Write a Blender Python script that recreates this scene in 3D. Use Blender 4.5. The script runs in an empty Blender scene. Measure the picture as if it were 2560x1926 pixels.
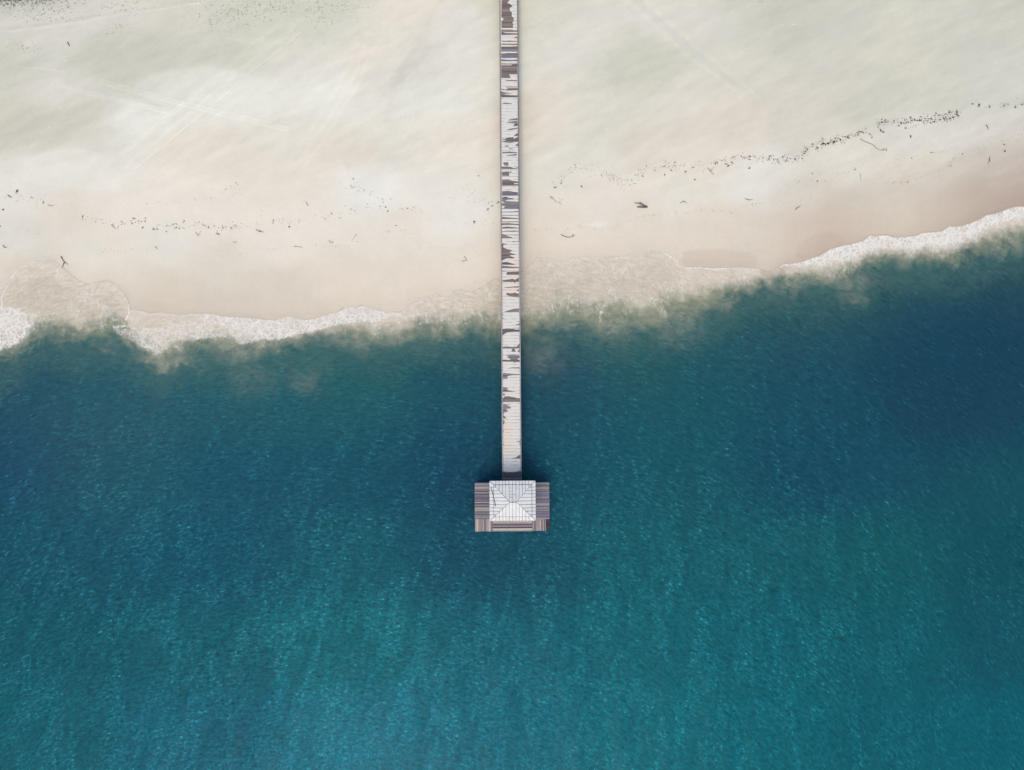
import bpy, bmesh, math, random
import numpy as np
from mathutils import Vector, Matrix

# ------------------------------------------------------------------ camera
H = 85.0                       # drone height above the water, metres
TILT = math.radians(3.2)
F = 1707.0                     # focal length in photo pixels (24 mm on 36 mm)
scene = bpy.context.scene
cam_d = bpy.data.cameras.new('camera'); cam = bpy.data.objects.new('camera', cam_d)
scene.collection.objects.link(cam)
cam.location = (0, 0, H); cam.rotation_euler = (TILT, 0, 0)
cam_d.sensor_width = 36; cam_d.lens = 24.0; cam_d.clip_start = 0.5; cam_d.clip_end = 9000
scene.camera = cam
# ------------------------------------------------------------------ light
SUN_EL, SUN_AZ = 50.0, 192.0   # degrees; azimuth clockwise from +Y (photo top)
world = bpy.data.worlds.new('World'); scene.world = world; world.use_nodes = True
wn = world.node_tree.nodes; bg = wn['Background']
sky = wn.new('ShaderNodeTexSky'); sky.sky_type = 'NISHITA'; sky.sun_disc = False
sky.sun_elevation = math.radians(SUN_EL); sky.sun_rotation = math.radians(SUN_AZ)
sky.dust_density = 3.0; sky.air_density = 1.0; sky.ozone_density = 1.0
world.node_tree.links.new(sky.outputs[0], bg.inputs[0]); bg.inputs[1].default_value = 0.15
sl = bpy.data.lights.new('sun', 'SUN'); sun = bpy.data.objects.new('sun', sl)
scene.collection.objects.link(sun)
sl.energy = 0.5; sl.angle = math.radians(30); sl.color = (1.0, 0.95, 0.88)
el, az = math.radians(SUN_EL), math.radians(SUN_AZ)
sd = Vector((math.sin(az)*math.cos(el), math.cos(az)*math.cos(el), math.sin(el)))
sun.rotation_euler = sd.to_track_quat('Z', 'Y').to_euler()
sun.location = (0, -60, 100)
scene.view_settings.view_transform = 'Standard'; scene.view_settings.look = 'None'
scene.view_settings.exposure = 0.5; scene.view_settings.gamma = 1.0
scene.render.engine = 'CYCLES'
scene.cycles.max_bounces = 6; scene.cycles.transparent_max_bounces = 6
scene.cycles.caustics_reflective = False; scene.cycles.caustics_refractive = False
# what a flat white card would show (linear) under this light
E = np.array([0.750, 0.772, 0.886])*2**0.5

rng = np.random.RandomState(7); random.seed(7)
ct, st = math.cos(TILT), math.sin(TILT)

def project(x, y, z):
    x = np.clip(x, -95, 95); y = np.clip(y, -75, 75)
    dz = z - H
    dep = y*st - dz*ct
    return 1280 + F*x/dep, 963 - F*(y*ct + dz*st)/dep

def unproject(px, py, z):
    a = (px-1280)/F; b = (963-py)/F
    dx = a; dy = b*ct + st; dz = b*st - ct
    t = (z-H)/dz
    return dx*t, dy*t

# ------------------------------------------------------------------ numpy noise
_perm = rng.permutation(256).astype(np.int32); _perm = np.concatenate([_perm, _perm, _perm])
_ang = rng.rand(256)*2*np.pi; _gx, _gy = np.cos(_ang).astype(np.float32), np.sin(_ang).astype(np.float32)
def perlin(x, y):
    x = np.asarray(x, np.float32); y = np.asarray(y, np.float32)
    xi = np.floor(x).astype(np.int32); yi = np.floor(y).astype(np.int32)
    xf = x-xi; yf = y-yi; xi &= 255; yi &= 255
    u = xf*xf*xf*(xf*(xf*6-15)+10); v = yf*yf*yf*(yf*(yf*6-15)+10)
    def g(ix, iy, fx, fy):
        h = _perm[_perm[ix]+iy]; return _gx[h]*fx+_gy[h]*fy
    a = g(xi, yi, xf, yf); b = g(xi+1, yi, xf-1, yf)
    c = g(xi, yi+1, xf, yf-1); d = g(xi+1, yi+1, xf-1, yf-1)
    return ((a+(b-a)*u) + ((c+(d-c)*u)-(a+(b-a)*u))*v)*1.5
def fbm(x, y, o=4, gain=0.5):
    s = 0; a = 1; n = 0
    for k in range(o):
        s = s + a*perlin(x*2**k+17.3*k, y*2**k+9.1*k); n += a; a *= gain
    return s/n
def sstep(a, b, x):
    t = np.clip((x-a)/(b-a), 0, 1); return t*t*(3-2*t)
def lin(c):
    c = np.asarray(c, float)/255.0
    return np.where(c <= 0.04045, c/12.92, ((c+0.055)/1.055)**2.4)
def alb(c): return lin(c)/E
def mix(a, b, t): return a + (b-a)*np.asarray(t)[..., None]

def rbf(px, py, pts, sx, sy):
    num = np.zeros(px.shape+(3,), np.float32); den = np.full(px.shape, 1e-9, np.float32)
    for x, y, c in pts:
        w = np.exp(-(((px-x)/sx)**2 + ((py-y)/sy)**2)) + 1e-5/(1+((px-x)/400)**2+((py-y)/400)**2)**2
        w = w.astype(np.float32)
        num += w[..., None]*alb(c).astype(np.float32); den += w
    return num/den[..., None]

def poly_d(px, py, pts, reach, closed=False):
    """distance (px) to a polyline, inf beyond reach"""
    d = np.full(px.shape, 1e9, np.float32)
    P = list(pts)+([pts[0]] if closed else [])
    for (x0, y0), (x1, y1) in zip(P[:-1], P[1:]):
        m = (px > min(x0, x1)-reach) & (px < max(x0, x1)+reach) & (py > min(y0, y1)-reach) & (py < max(y0, y1)+reach)
        if not m.any(): continue
        ax = px[m]-x0; ay = py[m]-y0; bx, by = x1-x0, y1-y0
        t = np.clip((ax*bx+ay*by)/(bx*bx+by*by+1e-9), 0, 1)
        d[m] = np.minimum(d[m], np.hypot(ax-t*bx, ay-t*by))
    return d
def inside(px, py, pts):
    r = np.zeros(px.shape, bool)
    n = len(pts)
    for i in range(n):
        x0, y0 = pts[i]; x1, y1 = pts[(i+1) % n]
        if y0 == y1: continue
        c = ((y0 > py) != (y1 > py)) & (px < (x1-x0)*(py-y0)/(y1-y0)+x0)
        r ^= c
    return r

# ------------------------------------------------------------------ scene helpers
col = scene.collection
def tag(o, label=None, cat=None, group=None, kind=None):
    if label: o['label'] = label
    if cat: o['category'] = cat
    if group: o['group'] = group
    if kind: o['kind'] = kind
    return o
def empty(name, loc=(0, 0, 0), rz=0):
    o = bpy.data.objects.new(name, None); col.objects.link(o)
    o.empty_display_size = 0.3; o.location = loc; o.rotation_euler = (0, 0, rz); return o
def mesh_obj(name, verts, faces, mat, parent=None, colors=None, smooth=False):
    me = bpy.data.meshes.new(name); me.from_pydata([tuple(v) for v in verts], [], faces); me.update()
    if colors is not None:
        a = me.color_attributes.new('col', 'FLOAT_COLOR', 'POINT')
        a.data.foreach_set('color', np.asarray(colors, np.float32).ravel())
    if mat: me.materials.append(mat)
    if smooth: me.polygons.foreach_set('use_smooth', [True]*len(me.polygons))
    o = bpy.data.objects.new(name, me); col.objects.link(o)
    if parent: o.parent = parent
    return o
class MB:
    def __init__(s): s.v = []; s.f = []; s.c = []
    def box(s, x0, x1, y0, y1, z0, z1, c=(1, 1, 1)):
        b = len(s.v)
        s.v += [(x0,y0,z0),(x1,y0,z0),(x1,y1,z0),(x0,y1,z0),(x0,y0,z1),(x1,y0,z1),(x1,y1,z1),(x0,y1,z1)]
        s.f += [(b,b+3,b+2,b+1),(b+4,b+5,b+6,b+7),(b,b+1,b+5,b+4),(b+1,b+2,b+6,b+5),(b+2,b+3,b+7,b+6),(b+3,b,b+4,b+7)]
        s.c += [(c[0],c[1],c[2],1)]*8
    def tube(s, pts, rad, n=6, c=(1, 1, 1)):
        pts = [Vector(p) for p in pts]; b0 = len(s.v)
        if not hasattr(rad, '__len__'): rad = [rad]*len(pts)
        for i, p in enumerate(pts):
            d = (pts[min(i+1, len(pts)-1)]-pts[max(i-1, 0)]).normalized()
            u = d.cross(Vector((0, 0, 1)))
            if u.length < 1e-3: u = d.cross(Vector((1, 0, 0)))
            u.normalize(); w = u.cross(d)
            for k in range(n):
                a = 2*math.pi*k/n; q = p + (u*math.cos(a)+w*math.sin(a))*rad[i]
                s.v.append(tuple(q)); s.c.append((c[0],c[1],c[2],1))
        for i in range(len(pts)-1):
            for k in range(n):
                a = b0+i*n+k; b = b0+i*n+(k+1) % n
                s.f.append((a, b, b+n, a+n))
        s.f.append(tuple(b0+k for k in range(n-1, -1, -1)))
        s.f.append(tuple(b0+(len(pts)-1)*n+k for k in range(n)))
    def build(s, name, mat, parent=None, smooth=False):
        return mesh_obj(name, s.v, s.f, mat, parent, s.c, smooth)

def axis(lo, hi, step, far_lo, far_hi):
    a = list(np.arange(lo, hi+1e-6, step))
    s, v = step, a[0]
    L = []
    while v > far_lo: s *= 1.25; v -= s; L.append(v)
    s, v = step, a[-1]; R = []
    while v < far_hi: s *= 1.25; v += s; R.append(v)
    return np.array(L[::-1]+a+R)
def grid_obj(name, X, Y, Z, keep, mat, attrs):
    ny, nx = X.shape
    idx = np.arange(nx*ny).reshape(ny, nx)
    q = np.stack([idx[:-1, :-1], idx[:-1, 1:], idx[1:, 1:], idx[1:, :-1]], -1).reshape(-1, 4)
    if keep is not None:
        kf = keep.ravel(); q = q[kf[q].any(1)]
    used = np.unique(q); remap = np.full(nx*ny, -1, np.int64); remap[used] = np.arange(len(used))
    q = remap[q]
    co = np.stack([X, Y, Z], -1).reshape(-1, 3)[used].astype(np.float32)
    me = bpy.data.meshes.new(name)
    me.vertices.add(len(co)); me.vertices.foreach_set('co', co.ravel())
    me.loops.add(q.size); me.loops.foreach_set('vertex_index', q.ravel().astype(np.int32))
    me.polygons.add(len(q)); me.polygons.foreach_set('loop_start', np.arange(0, q.size, 4, dtype=np.int32))
    me.update(calc_edges=True)
    me.polygons.foreach_set('use_smooth', np.ones(len(q), bool))
    for k, (typ, v) in attrs.items():
        if typ == 'c':
            a = me.color_attributes.new(k, 'FLOAT_COLOR', 'POINT')
            vv = np.concatenate([v.reshape(-1, 3)[used], np.ones((len(used), 1))], 1).astype(np.float32)
            a.data.foreach_set('color', vv.ravel())
        elif typ == 'v':
            a = me.attributes.new(k, 'FLOAT_VECTOR', 'POINT'); a.data.foreach_set('vector', v.reshape(-1, 3)[used].astype(np.float32).ravel())
        else:
            a = me.attributes.new(k, 'FLOAT', 'POINT'); a.data.foreach_set('value', v.ravel()[used].astype(np.float32))
    me.materials.append(mat); me.validate()
    o = bpy.data.objects.new(name, me); col.objects.link(o); return o

# ------------------------------------------------------------------ node helpers
class NT:
    def __init__(s, name):
        s.m = bpy.data.materials.new(name); s.m.use_nodes = True; s.t = s.m.node_tree; s.n = s.t.nodes
        s.b = s.n['Principled BSDF']; s.out = s.n['Material Output']
    def new(s, t, **k):
        n = s.n.new(t)
        for a, v in k.items(): setattr(n, a, v)
        return n
    def put(s, sock, v):
        if isinstance(v, bpy.types.NodeSocket): s.t.links.new(v, sock)
        else: sock.default_value = v
    def attr(s, name, out='Color'):
        return s.new('ShaderNodeAttribute', attribute_name=name).outputs[out]
    def math(s, op, a, b=0.0, c=0.0, clamp=False):
        n = s.new('ShaderNodeMath', operation=op, use_clamp=clamp)
        for i, v in enumerate((a, b, c)): s.put(n.inputs[i], v)
        return n.outputs[0]
    def map(s, v, a, b, c=0.0, d=1.0, smooth=True):
        n = s.new('ShaderNodeMapRange', interpolation_type='SMOOTHSTEP' if smooth else 'LINEAR')
        for i, q in enumerate((v, a, b, c, d)): s.put(n.inputs[i], q)
        return n.outputs[0]
    def noise(s, vec, scale, detail=3, rough=0.5, dist=0.0, color=False):
        n = s.new('ShaderNodeTexNoise'); s.put(n.inputs['Vector'], vec)
        n.inputs['Scale'].default_value = scale; n.inputs['Detail'].default_value = detail
        n.inputs['Roughness'].default_value = rough; n.inputs['Distortion'].default_value = dist
        return n.outputs['Color' if color else 'Fac']
    def vscale(s, vec, sx, sy, sz, rz=0):
        n = s.new('ShaderNodeMapping'); s.put(n.inputs[0], vec)
        n.inputs['Scale'].default_value = (sx, sy, sz); n.inputs['Rotation'].default_value = (0, 0, rz)
        return n.outputs[0]
    def mixc(s, f, a, b, mode='MIX'):
        n = s.new('ShaderNodeMix', data_type='RGBA', blend_type=mode)
        s.put(n.inputs[0], f); s.put(n.inputs[6], a); s.put(n.inputs[7], b); return n.outputs[2]
    def bump(s, h, strength=0.3, dist=0.05, normal=None):
        n = s.new('ShaderNodeBump'); s.put(n.inputs['Strength'], strength); n.inputs['Distance'].default_value = dist
        s.put(n.inputs['Height'], h)
        if normal: s.put(n.inputs['Normal'], normal)
        return n.outputs[0]
    def pos(s): return s.new('ShaderNodeTexCoord').outputs['Object']
def rgba(c, k=1.0):
    a = alb(c)*k; return (a[0], a[1], a[2], 1)

# ------------------------------------------------------------------ shore curves (photo px)
EDGE = [(-400,760),(-60,745),(0,723),(17,703),(38,680),(67,664),(90,649),(113,644),(130,649),(148,662),(162,672),(174,684),(197,703),(220,710),(240,706),(260,700),(278,704),(292,713),(307,732),(318,748),(323,765),(326,775),(341,776),(357,779),(379,783),(396,780),(414,782),(434,784),(451,788),(475,785),(503,784),(530,785),(556,790),(576,794),(593,792),(608,795),(640,795),(663,800),(689,801),(709,792),(727,790),(744,797),(764,800),(785,798),(802,792),(819,785),(840,781),(854,769),(871,765),(889,769),(903,762),(918,766),(932,772),(947,772),(964,781),(984,781),(1007,778),(1022,761),(1045,755),(1065,745),(1091,737),(1109,742),(1123,742),(1132,729),(1152,723),(1175,732),(1198,720),(1219,707),(1236,697),(1250,695),(1300,680),(1312,668),(1326,654),(1341,642),(1352,639),(1360,648),(1384,648),(1402,651),(1419,659),(1433,648),(1454,643),(1468,638),(1480,642),(1494,651),(1511,644),(1540,642),(1561,642),(1581,636),(1604,633),(1624,628),(1642,626),(1662,632),(1674,638),(1697,654),(1703,665),(1726,669),(1749,668),(1778,671),(1801,671),(1830,668),(1859,668),(1900,673),(1920,680),(1937,672),(1960,659),(1995,656),(2018,648),(2047,639),(2076,622),(2105,613),(2137,607),(2157,601),(2175,587),(2198,588),(2215,587),(2238,591),(2267,591),(2293,587),(2311,580),(2340,580),(2360,574),(2374,565),(2397,565),(2423,558),(2447,549),(2464,538),(2493,532),(2516,523),(2539,515),(2560,516),(2700,490),(3000,440)]
DEEP = [(-400,890),(0,877),(40,866),(65,845),(90,833),(150,832),(200,835),(270,825),(300,832),(330,845),(370,870),(400,900),(425,885),(470,862),(520,852),(570,852),(600,860),(640,858),(700,852),(760,838),(800,828),(860,825),(940,838),(1000,828),(1060,812),(1110,815),(1140,828),(1180,800),(1220,820),(1250,830),(1310,812),(1350,800),(1400,778),(1450,785),(1500,800),(1560,790),(1620,785),(1700,770),(1750,755),(1800,735),(1850,712),(1900,692),(1930,687),(2000,685),(2060,690),(2100,682),(2160,660),(2210,640),(2260,636),(2320,636),(2370,642),(2410,628),(2460,616),(2500,602),(2560,590),(2700,560),(3000,520)]
LOWFOAM = [(1940,675),(1960,670),(2000,672),(2050,676),(2100,668),(2150,655),(2190,640),(2230,634),(2270,634),(2310,632),(2360,642),(2390,632),(2430,615),(2470,600),(2510,588),(2560,575),(2800,520)]
ex, ey = map(np.array, zip(*EDGE)); dx_, dy_ = map(np.array, zip(*DEEP)); lx, ly = map(np.array, zip(*LOWFOAM))
_gx_ = np.arange(-1500, 4000, 10.0); _s = np.interp(_gx_, ex, ey)
_k = np.hanning(61); _k /= _k.sum(); _s = np.convolve(np.pad(_s, 30, mode='edge'), _k, 'valid')
def terrain_z(x, y):
    px, py = project(x, y, 0.0)
    s = (np.interp(px, _gx_, _s) - 8 - py)*0.05
    z = np.where(s > 0, 0.034*s, 0.07*s)
    se = (np.interp(px, ex, ey) - py)*0.05
    z = np.maximum(z, np.minimum(0.07*se, 0.0))
    far = np.maximum(np.asarray(y)-75, 0)
    z = z + 0.03*np.minimum(far, 60) - 0.05*np.minimum(np.maximum(-75-np.asarray(y), 0), 60)
    u = 0.05*fbm(np.asarray(x)*0.12, np.asarray(y)*0.2, 3)*sstep(0, 6, s)
    return z + u

# ------------------------------------------------------------------ SAND
SAND = [(150,60,(216,214,207)),(300,30,(214,212,204)),(500,50,(212,210,200)),(100,100,(213,211,203)),(60,150,(203,204,193)),(250,135,(198,201,188)),(400,130,(200,202,190)),(550,120,(205,206,194)),(350,170,(205,205,195)),(620,40,(206,207,195)),(700,60,(208,209,196)),(850,50,(210,211,199)),(950,70,(222,218,208)),(150,230,(220,218,212)),(80,300,(203,201,190)),(220,280,(206,204,194)),(130,330,(204,202,190)),(250,330,(212,210,200)),(320,310,(230,230,224)),(500,220,(222,221,214)),(620,250,(228,227,220)),(150,390,(226,224,217)),(300,420,(228,225,219)),(450,400,(228,220,210)),(600,380,(225,218,208)),(450,470,(232,226,217)),
(750,150,(222,220,212)),(700,100,(212,211,200)),(800,220,(230,229,222)),(1000,60,(230,222,212)),(950,140,(232,224,214)),(1030,120,(214,212,205)),(1000,180,(216,215,208)),(1150,100,(225,222,215)),(1200,200,(226,224,216)),(1080,260,(228,228,221)),(900,300,(228,226,218)),(1000,340,(222,220,212)),(1100,350,(230,222,212)),(880,370,(222,214,203)),(700,330,(224,221,213)),(750,450,(229,221,211)),(1100,440,(228,224,216)),(900,470,(232,231,226)),
(1320,30,(214,212,198)),(1340,80,(220,219,210)),(1450,100,(219,217,209)),(1620,160,(206,206,194)),(1580,190,(207,207,195)),(1700,60,(217,215,207)),(1800,100,(213,212,203)),(1900,60,(205,206,196)),(1850,150,(214,212,203)),(1500,250,(220,217,209)),(1350,290,(225,217,206)),(1700,250,(220,216,208)),(1560,290,(213,211,200)),(1800,320,(220,212,201)),(1650,350,(222,214,204)),(1450,400,(222,219,210)),(1750,400,(224,217,207)),(1330,450,(226,222,212)),(1900,450,(228,226,221)),
(1980,60,(200,201,190)),(2080,90,(208,207,198)),(2250,120,(211,210,198)),(2400,80,(207,207,198)),(2500,50,(204,205,195)),(2350,250,(207,206,196)),(2200,250,(205,205,194)),(2100,200,(208,206,197)),(2000,300,(214,209,200)),(2500,200,(208,208,200)),(2300,340,(220,218,212)),(2450,330,(213,211,205)),(2150,390,(222,217,209)),(2300,420,(214,205,194)),(2500,400,(200,190,180)),(2540,440,(188,172,163)),(2530,500,(180,162,152)),(2350,500,(200,186,174)),(2250,500,(208,198,186)),(2450,500,(190,174,163)),(2100,560,(205,192,180)),(2000,600,(213,200,188)),(2060,600,(200,183,171)),(2200,560,(208,196,183)),(1900,600,(215,206,194)),(2000,480,(214,208,198)),
(1700,480,(226,221,212)),(1500,500,(228,221,212)),(1400,560,(229,220,209)),(1600,580,(224,215,204)),(1800,570,(221,211,199)),(1350,620,(225,215,203)),
(50,500,(226,223,216)),(150,540,(222,214,204)),(300,500,(231,224,215)),(500,520,(230,223,214)),(60,590,(220,217,210)),(60,640,(222,213,201)),(200,620,(224,219,210)),(400,620,(226,222,215)),(300,660,(228,221,211)),(370,700,(216,207,194)),(420,750,(214,204,191)),(550,680,(220,212,202)),(550,760,(212,203,191)),(700,600,(230,223,214)),(700,740,(216,206,195)),(900,600,(227,221,212)),(850,680,(224,214,202)),(1050,600,(228,220,211)),(1000,700,(224,214,202)),(1150,540,(232,229,223)),(1180,650,(228,219,208)),(780,560,(232,225,216))]

SAND = [(x, y, (c[0]+1.5, c[1]+1-max(0, c[1]-c[0])*0.6, c[2])) if y < 390 or x < 2200 else (x, y, (c[0]+4, c[1]+5, c[2]+4)) for x, y, c in SAND]
def tracks():
    T = []
    def par(pts, offs, w, s):
        for o in offs:
            q = []
            for i, p in enumerate(pts):
                a = pts[max(i-1, 0)]; b = pts[min(i+1, len(pts)-1)]
                d = math.hypot(b[0]-a[0], b[1]-a[1]); q.append((p[0]-(b[1]-a[1])/d*o, p[1]+(b[0]-a[0])/d*o))
            T.append((q, w, s))
    par([(720,40),(600,135),(463,252),(380,320),(300,385)], [0, -7, -15, -29, -36, -52, -60], 1.6, 1)
    par([(735,52),(615,147),(478,264),(395,332),(315,397)], [4, -19, -40], 1.5, -1)
    par([(145,206),(260,238),(420,276)], [0, 7], 2.0, 1)
    par([(250,198),(340,222),(434,250),(640,298),(720,318)], [0, 8], 2.2, 1)
    par([(300,214),(420,262)], [12], 5, -0.5)
    par([(1055,200),(1040,260),(1020,330)], [0, 12, 22, 34], 1.6, 0.6)
    par([(1100,0),(1060,80),(1010,165),(980,240),(965,300)], [0], 8, -0.5)
    par([(930,120),(900,200),(840,300),(760,420)], [0, 18, 40], 6, 0.5)
    par([(1563,-10),(1636,60),(1708,127),(1800,190),(1860,240)], [0, 6], 2.5, 0.55)
    par([(1610,-10),(1700,75),(1772,135),(1840,190),(1905,245)], [0, 6], 2.5, 0.55)
    par([(1585,-10),(1665,65),(1740,130),(1830,200)], [0], 8, -0.45)
    par([(-20,80),(80,72),(174,58),(347,29),(520,4)], [0], 2.5, 0.9)
    par([(-20,72),(80,62),(174,49),(347,20)], [0], 2.5, -0.5)
    par([(40,165),(120,172),(160,178)], [0], 3, 0.7)
    return T

def build_sand():
    xs = axis(-68, 68, 0.14, -2500, 2500); ys = axis(-1.5, 58, 0.14, -75, 2500)
    X, Y = np.meshgrid(xs, ys); Z = terrain_z(X, Y)
    px, py = project(X, Y, Z); px = px.astype(np.float32); py = py.astype(np.float32)
    wx = px + 22*fbm(px/90, py/90, 3); wy = py + 22*fbm(px/90+50, py/90+50, 3)
    C = rbf(np.clip(wx, 0, 2560), np.clip(wy, 0, 800), SAND, 75, 52)
    # polished streaks raked by wind and wheels
    r = math.radians(18); u = px*math.cos(r)-py*math.sin(r)*-1; 
    u = px*math.cos(r)-py*math.sin(r); v = px*math.sin(r)+py*math.cos(r)
    stv = fbm(u/260, v/26, 4, 0.6); r2 = math.radians(38)
    u2 = px*math.cos(r2)-py*math.sin(r2); v2 = px*math.sin(r2)+py*math.cos(r2)
    stv2 = fbm(u2/200+9, v2/30, 4, 0.6)
    up = sstep(560, 380, py)*1.25
    L = 1 + up*(0.06*stv+0.06*stv2) + 0.042*fbm(px/40, py/40, 4)+0.022*fbm(px/9, py/6, 3)+0.03*up*fbm((px*0.8+py*0.6)/5, (py*0.8-px*0.6)/14, 3)*sstep(-.1, .4, fbm(px/110+4, py/80, 2))
    bump = np.zeros_like(px)
    for pts, w, s in tracks():
        d = poly_d(px + 3*fbm(px/60, py/60, 2), py + 3*fbm(px/60+7, py/60, 2), pts, w*4)
        g = np.exp(-(d/w)**2)*s*(0.6+0.8*fbm(px/25, py/25, 2))
        L += 0.11*g; bump += 0.03*g
    # fresh pale lobes left by the last high swash
    def lobe(pts, c, k, soft=5):
        nonlocal C
        ins = inside(wx*0.3+px*0.7, wy*0.3+py*0.7, pts); d = poly_d(px, py, pts, 30, True)
        sg = np.where(ins, np.minimum(d, 29), -np.minimum(d, 29)); C = mix(C, alb(c), 0.8*k*sstep(-soft*0.3, soft, sg+5*fbm(px/12, py/12, 3)))
    lobe([(1043,560),(1050,600),(1055,626),(1090,613),(1130,621),(1190,607),(1202,565),(1150,545),(1090,548)], (233,232,227), 0.32, 4)
    lobe([(1450,566),(1490,551),(1530,557),(1500,569)], (234,233,229), 0.7)
    lobe([(1700,655),(1705,630),(1735,622),(1800,620),(1880,630),(1900,650),(1890,680),(1720,680)], (205,189,177), 0.6, 9)
    lobe([(1985,650),(1992,605),(2030,585),(2080,575),(2110,590),(2118,620),(2060,650)], (197,179,168), 0.55, 9)
    lobe([(0,570),(60,572),(110,600),(140,650),(100,655),(30,640),(0,640)], (222,220,214), 0.6, 12)
    lobe([(2075,520),(2110,480),(2140,440),(2180,445),(2220,470),(2270,460),(2320,440),(2360,430),(2420,420),(2470,400),(2520,360),(2600,345),(2600,390),(2500,440),(2380,470),(2250,500),(2150,520)], (207,203,196), 0.35, 12)
    lobe([(60,400),(110,380),(170,369),(230,373),(272,395),(292,430),(335,445),(300,485),(150,470),(50,455)], (231,229,222), 0.7, 6)
    lobe([(70,290),(140,265),(250,240),(268,270),(230,312),(150,345),(40,372),(-20,385),(-20,330)], (202,201,189), 0.45, 14)
    lobe([(1065,85),(1010,140),(962,212),(985,222),(1040,180),(1085,120)], (209,207,201), 0.7, 8)
    lobe([(372,180),(520,160),(640,185),(760,200),(900,215),(860,290),(640,300),(480,330),(380,260),(330,215)], (232,231,225), 0.45, 14)
    lobe([(560,96),(700,90),(810,98),(805,110),(720,108),(640,118)], (222,220,207), 0.6, 6)
    lobe([(270,318),(300,270),(380,272),(385,310),(330,345)], (234,233,227), 0.6, 12)
    lobe([(1500,200),(1580,150),(1700,110),(1700,150),(1620,200),(1540,220)], (203,203,190), 0.5, 12)
    lobe([(880,350),(960,340),(940,400),(870,440),(850,400)], (218,210,199), 0.5, 12)
    C = C*L[..., None]
    # scrub-grey corner
    g = sstep(70, 0, py+px*0.12+14*fbm(px/30, py/16, 4))*sstep(330, 60, px)
    C = mix(C, alb((128,138,132)), 0.28*g)
    # wet band by the water
    dist = np.interp(px, ex, ey)-py
    wet = sstep(60, -5, dist+10*fbm(px/60, py/60, 3))
    C = mix(C, C*np.array([0.93, 0.89, 0.86]), wet*0.6)
    # blurred moisture under the boardwalk
    Z = Z + bump
    t = NT('beach_sand'); p = t.pos()
    n1 = t.noise(p, 2.2, 6, 0.65); n2 = t.noise(p, 14, 4, 0.7); n3 = t.noise(t.vscale(p, 0.6, 3, 1, 0.5), 1.4, 4, 0.6)
    k = t.math('ADD', t.math('MULTIPLY', n1, 0.07), t.math('MULTIPLY', n2, 0.14))
    k = t.math('ADD', k, t.math('MULTIPLY', n3, 0.05)); k = t.math('ADD', k, 0.87)
    vm = t.new('ShaderNodeVectorMath', operation='SCALE'); t.put(vm.inputs[0], t.attr('col')); t.put(vm.inputs['Scale'], k)
    t.put(t.b.inputs['Base Color'], vm.outputs[0])
    wetr = t.attr('wet', 'Fac'); t.put(t.b.inputs['Roughness'], t.map(wetr, 0, 1, 0.95, 0.5)); t.b.inputs['Specular IOR Level'].default_value = 0.25
    t.put(t.b.inputs['Normal'], t.bump(t.math('ADD', n2, t.math('MULTIPLY', n1, 1.5)), 0.35, 0.03))
    o = grid_obj('sand_beach', X, Y, Z, None, t.m, {'col': ('c', C), 'wet': ('f', wet)})
    tag(o, kind='structure')
    return o

# ------------------------------------------------------------------ WATER
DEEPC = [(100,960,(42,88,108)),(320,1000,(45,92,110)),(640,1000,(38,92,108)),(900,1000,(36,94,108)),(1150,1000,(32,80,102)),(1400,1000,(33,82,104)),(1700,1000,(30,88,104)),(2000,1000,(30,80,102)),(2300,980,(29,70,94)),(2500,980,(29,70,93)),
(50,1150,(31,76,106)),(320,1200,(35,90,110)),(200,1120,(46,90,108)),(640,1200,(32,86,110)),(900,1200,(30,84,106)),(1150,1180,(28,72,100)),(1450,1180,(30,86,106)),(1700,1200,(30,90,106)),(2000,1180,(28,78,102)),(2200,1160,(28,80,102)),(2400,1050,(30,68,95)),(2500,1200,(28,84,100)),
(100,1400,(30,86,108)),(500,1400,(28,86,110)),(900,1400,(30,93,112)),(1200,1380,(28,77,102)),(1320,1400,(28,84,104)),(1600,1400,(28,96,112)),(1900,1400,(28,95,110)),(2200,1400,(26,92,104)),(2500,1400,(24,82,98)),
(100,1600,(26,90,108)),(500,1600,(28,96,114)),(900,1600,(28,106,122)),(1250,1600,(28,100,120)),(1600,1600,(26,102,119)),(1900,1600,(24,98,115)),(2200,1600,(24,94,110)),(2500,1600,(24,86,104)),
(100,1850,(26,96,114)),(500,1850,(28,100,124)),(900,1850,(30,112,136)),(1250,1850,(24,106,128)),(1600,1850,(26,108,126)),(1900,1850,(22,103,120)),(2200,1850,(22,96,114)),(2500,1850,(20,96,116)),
(60,900,(38,80,102)),(320,900,(48,98,112)),(640,930,(42,98,110)),(900,900,(48,98,106)),(1150,900,(38,86,102)),(1350,910,(44,82,100)),(1600,880,(48,95,102)),(1800,880,(34,88,104)),(1900,800,(52,92,100)),(2050,800,(40,86,100)),(2200,720,(50,88,96)),(2500,700,(42,78,94)),(2300,830,(28,72,98)),(2500,850,(28,69,95)),(2000,900,(32,76,100))]

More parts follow.
